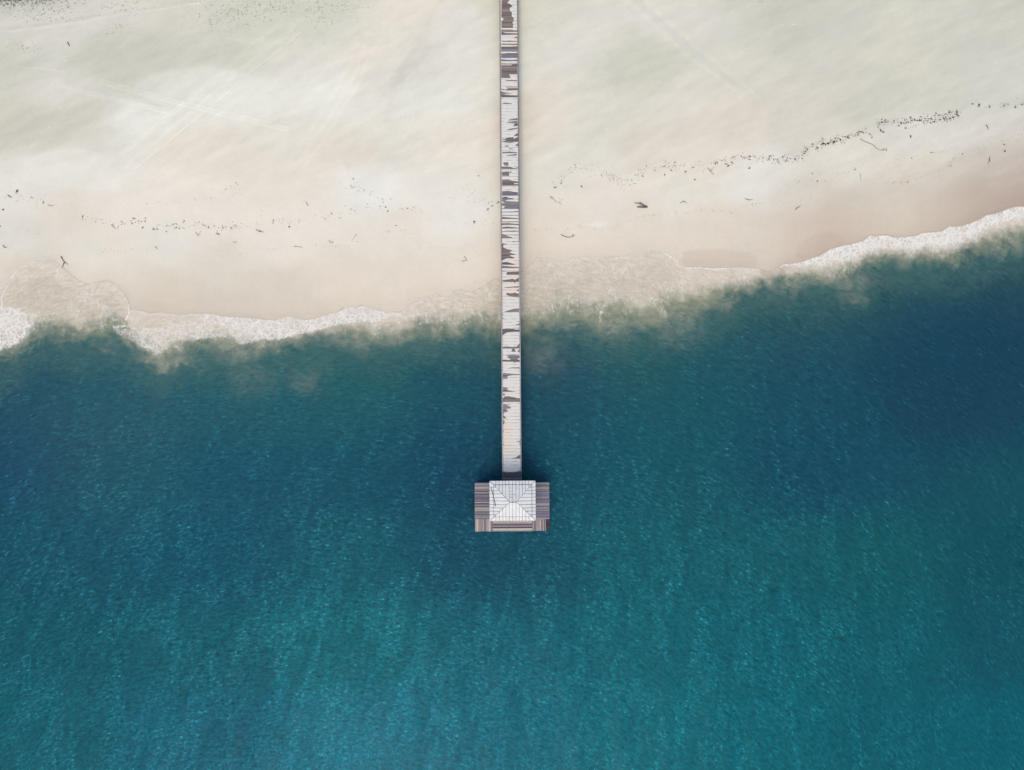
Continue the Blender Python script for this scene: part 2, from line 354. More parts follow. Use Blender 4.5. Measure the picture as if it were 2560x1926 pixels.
FOAM = [  # polyline, width px, strength
 ([(0,722),(17,703),(38,680),(67,664),(90,649),(113,644),(130,649),(150,663)],1.8,.95),
 ([(38,680),(14,722),(3,745),(5,765),(14,778)],1.8,.85),
 ([(292,713),(307,732),(318,748),(323,765),(322,785),(314,800)],2.0,.9),
 ([(260,700),(278,704),(292,713)],1.3,.6),([(150,663),(174,684),(197,703),(240,706),(260,700)],1.2,.35),
 ([(326,775),(341,776),(357,779),(360,787)],2.0,.85),([(360,780),(396,780),(434,784),(451,788)],1.5,.7),
 ([(284,820),(310,816),(345,822),(380,824),(420,820),(450,808),(475,800),(510,797)],5.0,.8),
 ([(480,788),(530,787),(593,794),(640,797),(700,803),(730,793),(764,803),(802,795),(840,784),(871,770),(903,768),(940,777),(984,783),(1010,782)],4,.85),
 ([(1000,792),(1040,787),(1090,780)],7,.7),([(640,826),(690,832),(740,826),(790,818),(830,805),(880,800)],9,.7),
 ([(500,800),(560,812),(600,835),(640,842)],10,.7),
 ([(1022,761),(1045,755),(1065,745),(1091,738)],1.6,.8),([(1065,745),(1072,758),(1085,770)],1.8,.8),
 ([(1123,742),(1132,729),(1152,723)],1.8,.6),([(1125,742),(1140,752),(1150,762)],1.8,.7),([(1020,765),(1060,775),(1100,770)],8,.42),
 ([(1198,720),(1219,707),(1222,700)],1.4,.6),([(60,770),(82,800),(84,825)],9,.6),([(75,700),(95,720),(102,760)],1.5,.5),
 ([(95,780),(100,800),(92,830)],3,.6),([(140,785),(148,800),(138,810)],2,.5),([(0,868),(30,864),(60,848),(75,825)],8,.6),
 ([(290,825),(310,840),(345,855),(375,875),(400,888),(410,875)],8,.62),
 ([(1312,668),(1326,654),(1341,642),(1352,639),(1360,648),(1384,648),(1402,651),(1419,659),(1433,648),(1454,643),(1468,638),(1480,642),(1494,651)],1.8,.95),
 ([(1440,668),(1450,655),(1465,642)],1.5,.5),([(1415,656),(1422,672),(1434,690)],3,.45),
 ([(1540,645),(1561,642),(1581,636),(1604,633),(1624,628),(1642,626),(1662,632)],2,.85),([(1540,648),(1560,652),(1530,662),(1510,668)],5,.5),
 ([(1561,642),(1575,652),(1590,665)],1.5,.5),([(1650,632),(1650,650)],6,.45),
 ([(1664,634),(1690,650),(1715,668),(1726,670),(1749,669),(1778,672),(1801,672),(1815,671)],2.6,.95),([(1733,674),(1745,678),(1770,676)],4,.6),
 ([(1697,648),(1699,640)],2,.7),([(1465,698),(1490,700),(1500,703)],1.3,.5),([(1350,690),(1362,720),(1360,745)],6,.36),([(1375,690),(1385,730),(1395,757)],8,.36),
 ([(1395,757),(1415,762),(1425,768)],5,.5),([(1440,745),(1465,755),(1470,780)],3,.35),([(1705,650),(1703,655)],3,.5),
 ([(1830,760),(1845,735),(1850,720)],5,.3),([(1875,710),(1900,695),(1925,684)],4,.4),([(1980,632),(1995,640),(2008,650)],1.5,.6),([(1960,650),(1965,640),(1980,645)],1.3,.4),
 ([(630,858),(670,862),(715,860),(760,845),(800,832)],5,.35),([(1085,775),(1110,800),(1130,790),(1160,770),(1200,790)],3,.3),
]
FPOLY = [  # dense polygons
 ([(0,770),(20,772),(45,775),(62,790),(75,815),(62,838),(40,855),(0,872)],.82,9),
 ([(330,850),(380,870),(410,885),(400,893),(360,872)],.5,8),
 ([(500,792),(640,800),(700,806),(760,805),(850,785),(900,775),(900,800),(830,812),(760,830),(700,840),(650,838),(600,825),(540,805)],.8,8),
 ([(300,830),(420,825),(480,805),(520,810),(560,840),(500,845),(430,850),(400,885),(360,865)],.68,9),
 ([(560,805),(640,808),(650,850),(600,856),(580,835)],.7,8),
 ([(640,800),(760,804),(820,790),(880,772),(960,784),(1000,786),(940,800),(860,800),(780,825),(700,845),(640,845)],.82,6),
 ([(325,778),(450,790),(470,797),(430,810),(380,818),(330,815)],.5,6),
]
PLUME = [(425,912,32,14,.9),(370,890,30,12,.6),(560,868,20,14,.7),(600,885,60,18,.45),(690,860,22,22,.6),(765,955,40,30,.22),(860,845,60,18,.45),(900,860,30,20,.4),(1000,845,60,20,.4),(1135,812,16,22,.8),(1215,800,22,32,.7),(1250,760,30,50,.6),
 (1340,790,40,26,.6),(1400,770,18,16,.6),(1462,775,14,26,.7),(1440,745,22,12,.6),(1430,815,40,24,.45),(1540,820,46,30,.55),(1515,840,20,14,.5),(1600,810,40,20,.4),(1660,790,50,20,.4),(1820,745,24,26,.6),(1850,720,18,14,.6),(1700,820,60,40,.3),(2135,738,26,14,.5),(2110,715,20,16,.5),(2160,700,40,20,.4),(2050,690,60,14,.4),(1960,720,50,26,.45),(2545,620,20,20,.5),(2490,640,20,10,.3),(620,945,50,60,.16),(480,905,40,20,.25),(1360,890,50,50,.22),(280,870,30,15,.4)]

def build_water():
    xs = axis(-68, 68, 0.13, -3200, 3200); ys = axis(-54, 31, 0.13, -4200, 45)
    X, Y = np.meshgrid(xs, ys)
    T = terrain_z(X, Y)
    Z0 = np.maximum(0, T+0.03)
    px, py = project(X, Y, Z0); px = px.astype(np.float32); py = py.astype(np.float32)
    e = np.interp(px, ex, ey); d = py - e               # px below the swash edge
    dd = np.interp(px, dx_, dy_)
    w1 = fbm(px/80, py/80, 5, 0.6); w2 = fbm(px/80+31, py/80+11, 5, 0.6); wf = fbm(px/22+3, py/22, 4, 0.6)
    wisp = 1-np.abs(fbm((px+60*w1)/55, (py+60*w2)/34, 4, 0.55))*2.6
    t = (py - dd) + 34*w1 + 18*wf - 10*np.clip(wisp, -1, 1)
    pl = np.zeros_like(px)
    for x, y, sx, sy, k in PLUME:
        pl = np.maximum(pl, k*np.exp(-(((px+38*w1+10*wf-x)/sx)**2+((py+38*w2+10*wf-y)/sy)**2)))
    pl = pl*np.clip(0.55+0.6*wisp, 0, 1.2)
    # water colour: deep water, clouded with lifted sand near the shore
    qx = px+40*w1; qy = py+40*w2
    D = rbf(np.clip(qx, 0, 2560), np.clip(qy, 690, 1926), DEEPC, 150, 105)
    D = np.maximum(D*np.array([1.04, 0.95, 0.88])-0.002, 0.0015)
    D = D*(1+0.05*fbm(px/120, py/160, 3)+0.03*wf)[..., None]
    GR = np.array(alb((74,108,106))); OL = alb((138,143,126)); BE = alb((201,192,178)); SW = alb((214,203,190))
    C = mix(D, GR, sstep(140, 15, t)*(0.5+0.3*np.clip(wisp, 0, 1)))
    right = sstep(1250, 1330, px)*sstep(1900, 1750, px); OLR = alb((142,145,124))
    C = mix(C, OL, sstep(34, -16, t)*0.85)
    C = mix(C, OLR, right*sstep(60, -30, t)*0.5)
    C = mix(C, BE, sstep(-5, -60, t))
    C = mix(C, alb((162,161,147)), np.clip(pl, 0, 1)*0.72)
    C = mix(C, SW, sstep(80, 2, d+8*wf)*sstep(20, -30, t))
    RIM = np.where((px > 1900)[..., None], alb((203,189,176)), alb((221,211,199))); C = mix(C, RIM, sstep(26, 0, d+6*wf)*0.85)
    C = C*(1+0.05*wisp*sstep(60, -20, t))[..., None]
    # opacity: a film at the swash edge, opaque once the water is clouded or deep
    A = 0.9+0.1*sstep(0, 30, d+14*wf+10*w1); A = np.maximum(A*1.0, sstep(-20, 20, t)*(d > 0))
    A = np.where(d > -6, np.maximum(A, 0.9), A)
    # foam density
    Fm = np.zeros_like(px); w3 = fbm(px/7+5, py/7, 3); fx = px+7*wf+4*w1+4*w3; fy = py+7*fbm(px/18+5, py/18, 3)+5*fbm(px/7+25, py/7, 3)
    for pts, w, s in FOAM:
        if w < 2.7:
            dd_ = poly_d(px+1.5*wf, py+1.5*wf, pts, w*4)
        else: dd_ = poly_d(fx, fy, pts, w*4)
        Fm = np.maximum(Fm, (1.18 if w < 2.7 else 1.0)*s*np.exp(-(dd_/(w*(1.25 if w < 2.7 else 1)))**2*0.8))
    for pts, s, soft in FPOLY:
        ins = inside(fx, fy, pts); q = poly_d(fx, fy, pts, 40, True)
        Fm = np.maximum(Fm, s*np.where(ins, 1, np.exp(-(np.minimum(q, 99)/soft)**2)))
    lo = np.interp(px, lx, ly); bnd = sstep(0, 3, (py+3*wf)-e)*sstep(9, -9, py+24*wf+12*w3-lo-4)*sstep(1935, 1955, px)
    prof = 0.92-0.40*sstep(0.35, 1.0, (py-e)/np.maximum(lo-e, 1)); prof *= 1-0.25*sstep(2380, 2470, px)*sstep(.4, .6, (py-e)/np.maximum(lo-e, 1))
    Fm = np.maximum(Fm, bnd*prof)
    # thin broken froth everywhere between the edge and the drop-off
    Fm = np.maximum(Fm, 0.42*sstep(0, 14, d)*sstep(50, -20, t)*np.clip(wisp, 0, 1))
    Fm = Fm*(d > -3)
    # curvilinear wave coordinates: swell streaks fan from one point, ripples curve round another
    cx, cy = 1775.0, -2900.0
    R = np.hypot(px-cx, py-cy); a = np.arctan2(px-cx, py-cy)
    swell = np.stack([a*4400*0.05, R*0.05, np.zeros_like(R)], -1)
    cx, cy = 850.0, 3150.0
    R2 = np.hypot(px-cx, py-cy); a2 = np.arctan2(px-cx, cy-py)
    # keep metres roughly true in both directions
    rip = np.stack([a2*1700*0.05, R2*0.05, np.zeros_like(R)], -1)
    # displacement
    depth = sstep(-10, 120, t)
    s1 = fbm(swell[..., 0]/3.4+w1*0.4, swell[..., 1]/15, 3); 
    s2 = fbm(rip[..., 0]/5.0, rip[..., 1]/2.2, 2)
    far = np.exp(-np.maximum(np.abs(X)-70, 0)/60)*np.exp(-np.maximum(-Y-56, 0)/60)
    amp = depth*(0.45+0.55*sstep(950, 1600, py))*far
    Z = Z0 + amp*0.12*s1
    Z = np.maximum(Z, T+0.02)
    keep = (d > -5)
    crest = amp*s1
    m = NT('sea_water'); p = m.pos()
    rv = m.attr('rip', 'Vector'); sv = m.attr('swell', 'Vector')
    r1 = m.noise(m.vscale(rv, 0.75, 1.7, 1), 1.0, 3, 0.6, 0.4)      # ~0.4 m ripples
    r2 = m.noise(m.vscale(rv, 1.5, 2.9, 1, 0.2), 1.0, 5, 0.68, 0.5)
    r2b = m.noise(m.vscale(rv, 2.4, 4.8, 1, 0.1), 1.0, 4, 0.65, 0.3)
    r3 = m.noise(m.vscale(p, 1.0, 1.0, 1), 0.9, 3, 0.55)
    sw = m.noise(m.vscale(sv, 0.5, 0.14, 1), 1.0, 4, 0.62, 0.9)
    dp = m.attr('deep', 'Fac')
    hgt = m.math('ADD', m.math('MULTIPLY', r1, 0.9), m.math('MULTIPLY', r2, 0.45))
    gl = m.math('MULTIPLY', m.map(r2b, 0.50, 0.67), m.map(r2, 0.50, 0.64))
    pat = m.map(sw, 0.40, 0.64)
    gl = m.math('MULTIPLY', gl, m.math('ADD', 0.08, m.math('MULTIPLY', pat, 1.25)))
    # light through the wave crests painted into the body colour: lighter crests, darker troughs
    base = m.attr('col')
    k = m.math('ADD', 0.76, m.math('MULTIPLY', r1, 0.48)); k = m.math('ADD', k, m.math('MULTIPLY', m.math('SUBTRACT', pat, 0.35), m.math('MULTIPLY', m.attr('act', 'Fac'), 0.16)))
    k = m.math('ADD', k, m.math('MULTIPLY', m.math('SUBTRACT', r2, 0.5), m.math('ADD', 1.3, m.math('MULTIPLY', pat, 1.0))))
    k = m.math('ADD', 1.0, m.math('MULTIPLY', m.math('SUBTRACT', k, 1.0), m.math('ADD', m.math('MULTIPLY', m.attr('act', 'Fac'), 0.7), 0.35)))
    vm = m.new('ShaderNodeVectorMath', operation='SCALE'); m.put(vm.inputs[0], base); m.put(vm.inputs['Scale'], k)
    c1 = m.mixc(m.math('MULTIPLY', m.math('MULTIPLY', gl, 0.72), m.attr('act', 'Fac')), vm.outputs[0], rgba((72,176,190)))  # cyan sun and sky glints painted into the base colour
    # foam lace
    wv = m.new('ShaderNodeVectorMath', operation='MULTIPLY_ADD'); m.put(wv.inputs[0], m.noise(p, 1.3, 4, 0.62, color=True)); wv.inputs[1].default_value = (0.75, 0.75, 0); m.put(wv.inputs[2], p)
    def lace(scale, wd):
        v = m.new('ShaderNodeTexVoronoi', feature='DISTANCE_TO_EDGE'); m.put(v.inputs['Vector'], wv.outputs[0]); v.inputs['Scale'].default_value = scale
        return m.map(v.outputs['Distance'], 0.0, wd, 1, 0)
    lc = m.math('MAXIMUM', m.math('MULTIPLY', lace(1.15, 0.16), 0.95), m.math('MULTIPLY', lace(2.7, 0.22), 0.85))
    big = m.noise(p, 0.7, 4, 0.65)
    fn = m.noise(p, 3.2, 5, 0.7); ft = m.attr('foam', 'Fac')
    fv = m.math('ADD', m.math('MULTIPLY', lc, 0.50), m.math('ADD', m.math('MULTIPLY', fn, 0.46), m.math('MULTIPLY', big, 0.35)))
    fv = m.math('ADD', fv, m.math('MULTIPLY', ft, 0.86))
    foam = m.math('MULTIPLY', m.map(fv, 1.20, 1.62), m.map(ft, 0.04, 0.25))
    # long threads of froth drawn out by the backwash
    wp = m.new('ShaderNodeVectorMath', operation='MULTIPLY_ADD'); m.put(wp.inputs[0], m.noise(p, 0.35, 3, 0.6, color=True)); wp.inputs[1].default_value = (3.2, 3.2, 0); m.put(wp.inputs[2], p)
    th = m.noise(m.vscale(wp.outputs[0], 2.6, 0.42, 1, 0.12), 1.0, 4, 0.65)
    th = m.map(m.math('ABSOLUTE', m.math('SUBTRACT', th, 0.5)), 0.0, 0.032, 1, 0)
    th = m.math('MULTIPLY', th, m.map(m.noise(p, 0.5, 3, 0.6), 0.42, 0.62))
    th = m.math('MULTIPLY', m.math('MULTIPLY', th, m.attr('froth', 'Fac')), 0.85)
    foam = m.math('MAXIMUM', foam, th)
    milk = m.math('MULTIPLY', m.map(m.math('ADD', ft, m.math('MULTIPLY', m.math('SUBTRACT', big, 0.5), 0.9)), 0.3, 1.0), 0.62)
    c1 = m.mixc(milk, c1, rgba((216,208,201)))
    c2 = m.mixc(m.math('MULTIPLY', foam, 0.86), c1, rgba((238,235,234)))
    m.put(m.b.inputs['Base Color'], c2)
    m.put(m.b.inputs['Roughness'], m.map(foam, 0, 1, 0.22, 0.8)); m.b.inputs['IOR'].default_value = 1.33; m.b.inputs['Specular IOR Level'].default_value = 0.09
    hb = m.math('ADD', hgt, m.math('MULTIPLY', foam, 0.5))
    m.put(m.b.inputs['Normal'], m.bump(hb, m.math('ADD', 0.12, m.math('MULTIPLY', dp, 0.3)), 0.08))
    edge = m.map(m.attr('edge', 'Fac'), -0.12, 0.12, 0, 1, False)
    al = m.math('MAXIMUM', m.math('MAXIMUM', m.attr('alpha', 'Fac'), foam), m.math('MULTIPLY', milk, m.attr('alpha', 'Fac'))); m.put(m.b.inputs['Alpha'], m.math('MULTIPLY', al, edge))
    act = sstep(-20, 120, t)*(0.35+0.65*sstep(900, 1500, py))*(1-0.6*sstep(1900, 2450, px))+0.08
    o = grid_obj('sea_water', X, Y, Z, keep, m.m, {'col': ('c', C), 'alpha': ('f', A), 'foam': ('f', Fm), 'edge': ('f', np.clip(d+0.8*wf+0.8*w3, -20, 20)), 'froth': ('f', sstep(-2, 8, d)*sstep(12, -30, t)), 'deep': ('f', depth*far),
        'act': ('f', np.clip(act+0.35*np.exp(-((px-800)/450)**2-((py-1750)/260)**2), 0, 1.3)), 'rip': ('v', rip), 'swell': ('v', swell)})  # act scales the painted glints and crest shading, stronger at lower left
    tag(o, kind='structure')
    return o

sand = build_sand()
water = build_water()

# ------------------------------------------------------------------ materials for built things
def wood_mat(name, along='x', rough=0.8, streak=1.0):
    t = NT(name); p = t.pos()
    v = t.vscale(p, 0.7, 16, 4) if along == 'x' else t.vscale(p, 16, 0.7, 4)
    n = t.noise(v, 1.0, 5, 0.7); n2 = t.noise(p, 3.0, 4, 0.6)
    k = t.math('ADD', t.math('MULTIPLY', n, 0.9*streak), t.math('MULTIPLY', n2, 0.35)); k = t.math('ADD', k, 1.0-0.62*streak)
    vm = t.new('ShaderNodeVectorMath', operation='SCALE'); t.put(vm.inputs[0], t.attr('col')); t.put(vm.inputs['Scale'], k)
    t.put(t.b.inputs['Base Color'], vm.outputs[0]); t.b.inputs['Roughness'].default_value = rough
    t.put(t.b.inputs['Normal'], t.bump(n, 0.4, 0.01)); return t.m
def plain_mat(name, c, rough=0.6, var=0.15, metal=0.0, scale=3.0):
    t = NT(name); p = t.pos(); n = t.noise(p, scale, 5, 0.65)
    t.put(t.b.inputs['Base Color'], t.mixc(t.map(n, 0.3, 0.7), rgba(c, 1-var), rgba(c, 1+var)))
    t.b.inputs['Roughness'].default_value = rough; t.b.inputs['Metallic'].default_value = metal
    t.put(t.b.inputs['Normal'], t.bump(n, 0.2, 0.01)); return t.m
M_wood_x = wood_mat('weathered_boards_across', 'x'); M_wood_y = wood_mat('weathered_boards_along', 'y')
M_pile = plain_mat('wet_timber', (92,84,80), 0.8, 0.25); M_beam = plain_mat('dark_timber', (70,66,72), 0.8, 0.2)
M_post = plain_mat('painted_post', (205,205,205), 0.6, 0.08); M_seam = plain_mat('seam_metal', (100,108,132), 0.55, 0.15)
M_red = plain_mat('rusty_steel', (104,36,40), 0.7, 0.3)

# ------------------------------------------------------------------ frame of the pier
ROT = math.radians(0.38); ZD = 1.9          # deck top above still water
OX, OY = unproject(1280.0, 1252.5, ZD)
cr, sr = math.cos(ROT), math.sin(ROT)
def loc(px, py, z):                          # photo px at height z -> pier-local x, y
    x, y = unproject(px, py, z); x -= OX; y -= OY
    return x*cr+y*sr, -x*sr+y*cr
def jit(c, v=0.10, tint=0.03):
    k = 1+random.uniform(-v, v); a = alb(c)
    return tuple(a[i]*k*(1+random.uniform(-tint, tint)) for i in range(3))

# boardwalk --------------------------------------------------------
walk = tag(empty('boardwalk', (OX, OY, 0), ROT), 'long narrow wooden boardwalk on piles, dark boards half covered by white sand', 'boardwalk')
xl0, y_s = loc(1255.4, 1202, ZD); xr0, _ = loc(1304.2, 1202, ZD)
_, y_end = loc(1280, 1207.3, ZD); y_end += 0.02
XL, XR = xl0, xr0; y_top = loc(1273, 0, ZD)[1] + 14
GREY = [(124,122,132),(132,126,128),(116,116,130),(110,104,110),(138,132,136)]; BROWN = [(132,116,108),(120,106,100),(140,126,116),(110,98,96)]
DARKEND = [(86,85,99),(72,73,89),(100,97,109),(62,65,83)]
mb = MB(); y = y_end; kk = 0
wl, wr = XL+0.13, XR-0.13
y_plain = loc(1280, 1180.6, ZD)[1]
while y < y_top:
    w = random.uniform(0.17, 0.2)
    d = y_top-14-y
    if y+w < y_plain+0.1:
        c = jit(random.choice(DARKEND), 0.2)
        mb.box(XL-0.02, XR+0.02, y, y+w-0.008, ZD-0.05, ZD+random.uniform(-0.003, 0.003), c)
    else:
        br = 0.95 if d < 4.3 else 0.75 if (7.5 < d < 9.5 or 20 < d < 24 or 28 < d < 36) else 0.25
        c = jit(random.choice(BROWN if random.random() < br else GREY), 0.16)
        e0, e1 = random.uniform(-.012, .012), random.uniform(-.012, .012)
        mb.box(wl+e0, wr+e1, y, y+w-0.01, ZD-0.05, ZD+random.uniform(-0.004, 0.004), c)
    y += w
mb.build('deck_boards', M_wood_x, walk)
for side, x0 in ((0, XL), (1, XR-0.12)):
    mb = MB(); y = y_plain+0.02; 
    while y < y_top:
        L = random.uniform(3.2, 4.6); y1 = min(y+L, y_top)
        dy = y_top-14-y
        c = jit((160,158,172), 0.12) if dy > 34 else jit((138,132,138) if side == 0 else (120,120,132), 0.14)
        mb.box(x0+random.uniform(-.012, .012), x0+0.11, y, y1-0.02, ZD-0.02, ZD+0.11, c); y = y1
    mb.build('kerb', M_wood_y, walk)
mb = MB()
for x in (XL+0.16, (XL+XR)/2, XR-0.16): mb.box(x-0.07, x+0.07, y_end+0.1, y_top, ZD-0.30, ZD-0.055, (0.1,0.1,0.1))
mb.build('joists', M_beam, walk)
y = y_end+1.4; n = 0
while y < y_top:
    mb = MB(); mb.box(XL+0.02, XR-0.02, y-0.1, y+0.1, ZD-0.52, ZD-0.302); mb.build('crossbeam', M_beam, walk)
    for x in (XL+0.22, XR-0.22):
        wxx, wyy = OX+x*cr-y*sr, OY+x*sr+y*cr
        g = float(terrain_z(wxx, wyy))-0.6
        mb = MB(); mb.tube([(x, y, g), (x, y, 0.4), (x, y, ZD-0.522)], [0.15, 0.14, 0.125], 10); mb.build('piling', M_pile, walk, True)
    y += 3.6

# white sand lying on the boards ------------------------------------
def zc(pts, x0, y0, s): return [(x0+a/s, y0+b/s) for a, b in pts]
DK = []
sA = 5.943
for P in [
 [(325,-60),(440,-60),(440,0),(405,45),(445,60),(485,95),(440,120),(440,150),(475,190),(470,240),(505,270),(500,310),(480,340),(495,360),(485,415),(320,415),(320,310),(345,300),(350,275),(320,255)],
 [(315,440),(480,440),(480,450),(560,452),(560,472),(480,478),(360,480),(350,490),(480,495),(560,500),(560,515),(320,520)],
 [(505,565),(550,540),(550,568)],[(330,611),(550,611),(550,619),(330,621)],[(320,655),(440,648),(555,655),(555,668),(320,665)],
 [(315,695),(555,690),(555,768),(380,765),(315,768)],[(315,800),(380,795),(400,788),(555,790),(555,860),(315,862)],
 [(315,880),(430,890),(555,885),(555,908),(315,910)],[(315,972),(470,972),(480,945),(555,945),(555,1105),(430,1105),(455,1160),(315,1158)],[(315,945),(555,945),(555,958),(315,958)],
 [(380,1198),(430,1190),(550,1190),(550,1203),(380,1205)],[(380,1290),(550,1287),(550,1297),(390,1299)],
 [(400,1320),(430,1310),(560,1310),(560,1338),(420,1345),(340,1340),(310,1325),(310,1318),(350,1330),(395,1335)],
 [(310,1355),(360,1375),(450,1390),(490,1395),(450,1400),(380,1395),(360,1405),(440,1415),(560,1420),(560,1445),(315,1445)],
 [(330,1530),(380,1525),(470,1538),(470,1545),(350,1543)]]: DK.append(zc(P, 1200, 0, sA))
for P in [
 [(415,120),(480,105),(560,90),(560,120),(480,125),(430,128)],[(385,162),(440,145),(560,130),(560,210),(490,212),(520,175),(450,165)],
 [(385,265),(450,250),(560,232),(560,250),(460,268)],[(500,360),(540,320),(570,320),(570,355)],
 [(320,395),(370,400),(420,380),(495,375),(500,400),(570,370),(570,440),(500,450),(460,460),(320,445),(380,425),(390,415),(330,408)],
 [(520,500),(570,460),(570,505)],[(360,508),(410,497),(430,510),(400,515)],[(425,552),(460,538),(495,552)],
 [(330,597),(440,590),(540,597),(560,605),(540,610),(340,610)],[(400,640),(480,632),(545,622),(545,645),(450,650),(400,648)],
 [(345,750),(415,748),(425,798),(365,798)],[(320,815),(400,810),(470,822),(500,835),(565,825),(565,840),(480,848),(320,845)],
 [(330,890),(400,885),(480,890),(470,900),(430,905),(435,950),(330,948)],
 [(325,1010),(420,1000),(470,1020),(580,1035),(580,1055),(505,1055),(505,1075),(580,1075),(580,1095),(330,1095),(330,1050)],
 [(330,1180),(420,1172),(500,1188),(560,1195),(560,1215),(575,1240),(330,1245)],
 [(330,1270),(400,1255),(410,1275),(480,1280),(515,1290),(490,1300),(410,1300),(370,1325),(500,1330),(560,1335),(575,1345),(575,1440),(340,1438),(380,1400),(330,1390),(320,1360),(380,1350),(330,1330)],
 [(330,1482),(450,1480),(570,1472),(570,1485),(330,1490)],[(330,1531),(570,1529),(570,1537),(330,1539)],
 [(325,1555),(400,1565),(450,1570),(570,1580),(570,1588),(330,1588)],[(330,1629),(570,1627),(570,1637),(330,1639)],
 [(320,1655),(400,1650),(500,1658),(570,1664),(320,1664)]]: DK.append(zc(P, 1200, 280, sA))
for P in [
 [(320,0),(580,0),(580,12),(320,14)],[(330,50),(400,38),(470,45),(575,58),(575,66),(330,68)],[(340,108),(400,100),(575,100),(575,110),(340,114)],
 [(400,160),(570,157),(570,164),(400,165)],[(325,150),(380,160),(410,180),(480,200),(480,210),(325,212)],[(480,257),(580,255),(580,264),(480,264)],
 [(325,285),(410,298),(345,312),(345,350),(400,375),(440,380),(490,403),(440,410),(450,430),(535,452),(500,462),(430,465),(510,503),(490,512),(400,510),(340,535),(322,540)],
 [(330,570),(400,565),(450,580),(525,602),(480,608),(330,605)],[(330,622),(400,625),(470,635),(580,640),(580,652),(460,658),(330,655)],
 [(330,690),(400,705),(335,708)],[(395,730),(410,712),(580,705),(580,755),(395,757)],
 [(335,840),(400,828),(485,815),(520,830),(580,800),(580,858),(525,862),(515,885),(505,862),(335,858)],
 [(365,945),(450,935),(580,920),(580,945),(480,945),(375,952)],[(540,995),(580,965),(580,1000)],
 [(385,1048),(410,1020),(440,1035),(500,1030),(520,1018),(540,1032),(580,1035),(580,1090),(500,1085),(440,1070)],
 [(360,1305),(420,1285),(510,1260),(580,1255),(580,1305),(400,1308)],[(325,1340),(345,1340),(330,1360)],[(330,1390),(365,1398),(330,1402)],
 [(490,1545),(585,1543),(585,1553)]]: DK.append(zc(P, 1200, 560, sA))
sD = 6.936
for P in [
 [(600,225),(690,205),(690,232)],[(640,160),(690,156),(690,168)],[(390,300),(460,285),(570,290),(620,310),(690,305),(690,340),(560,345),(480,350),(430,375),(390,400)],
 [(390,605),(470,598),(560,608),(640,600),(690,540),(690,630),(560,635),(390,632)],[(545,690),(560,640),(605,640),(615,690)],[(650,690),(690,640),(690,700)],
 [(430,748),(560,738),(680,742),(690,800),(670,790),(660,815),(640,820),(690,840),(690,865),(605,868),(598,890),(590,868),(560,862),(390,860),(390,828),(500,835),(540,825),(480,785),(490,760)],
 [(460,980),(560,965),(685,962),(685,980),(560,975)],[(395,1060),(500,1065),(690,1082),(690,1092),(560,1095),(480,1110),(475,1158),(395,1158)],
 [(395,1300),(450,1310),(515,1328),(450,1332),(500,1365),(600,1380),(690,1383),(395,1385)],[(400,1420),(450,1440),(400,1445)],
 [(430,1470),(490,1460),(560,1480),(600,1485),(650,1500),(700,1510),(700,1555),(400,1555),(400,1530),(450,1520),(400,1500)],
 [(400,1600),(540,1610),(450,1618),(540,1650),(520,1664),(400,1664)]]: DK.append(zc(P, 1200, 780, sD))
sE = 7.564
for P in [
 [(420,-30),(765,-30),(765,35),(430,38)],[(435,78),(590,95),(500,103),(450,105),(480,130),(560,130),(590,150),(560,162),(490,170),(530,215),(500,228),(455,232),(435,290)],
 [(435,290),(460,310),(500,345),(460,352),(435,340)],[(435,370),(465,400),(460,440),(440,470)],[(435,570),(450,600),(435,605)],[(435,828),(455,848),(435,850)],
 [(690,792),(760,775),(760,795)],[(755,740),(768,740),(768,855),(735,852),(755,845)],[(590,1105),(680,1090),(735,1050),(775,1030),(775,1112),(600,1112)],
 [(670,1362),(720,1350),(765,1330),(775,1390),(670,1390)],[(425,1320),(435,1335),(450,1355),(480,1366),(425,1390)],[(425,1366),(790,1366),(790,1400),(425,1400)]]: DK.append(zc(P, 1200, 1000, sE))

xs = np.arange(wl-0.02, wr+0.03, 0.03); ys = np.arange(y_plain-0.05, y_top, 0.03)
X, Y = np.meshgrid(xs, ys)
WX, WY = OX+X*cr-Y*sr, OY+X*sr+Y*cr
dep = WY*st-(ZD-H)*ct; px = 1280+F*WX/dep; py = 963-F*(WY*ct+(ZD-H)*st)/dep
nx_ = px+0.9*fbm(px/4, py/4, 3)+0.5*perlin(px/1.3, py/1.3); ny_ = py+0.5*fbm(px/3+9, py/2, 3)
sd_ = np.full(px.shape, 9.0, np.float32)
for P in DK:
    ins = inside(nx_, ny_, P); q = poly_d(nx_, ny_, P, 4, True); q = np.minimum(q, 9)
    sd_ = np.minimum(sd_, np.where(ins, -q, q))
# the visible ends of the drift against the kerbs
edge = np.minimum(X-wl, wr-X)/0.05 - 0.35 + 0.7*fbm(py/9+2, px*0+1, 3)+0.6
sd_ = np.minimum(sd_, edge)
hgt = 0.022*sstep(-0.1, 1.2, sd_)
sc_ = np.tile(alb((222,219,217)), px.shape+(1,))
sc_ = sc_*(1+0.035*fbm(px/14, py/9, 3))[..., None]
peach = sstep(0.05, 0.45, fbm(px/60+3, py/45, 3)+0.15*np.sin(py/90)) ; peach *= (py > 600)*0.5+0.5
sc_ = mix(sc_, alb((233,214,200)), peach*0.7)
sc_ = mix(sc_, alb((232,212,196)), 0.7*np.exp(-((px-1266)/12)**2)*sstep(1040, 1060, py)*sstep(1145, 1120, py))
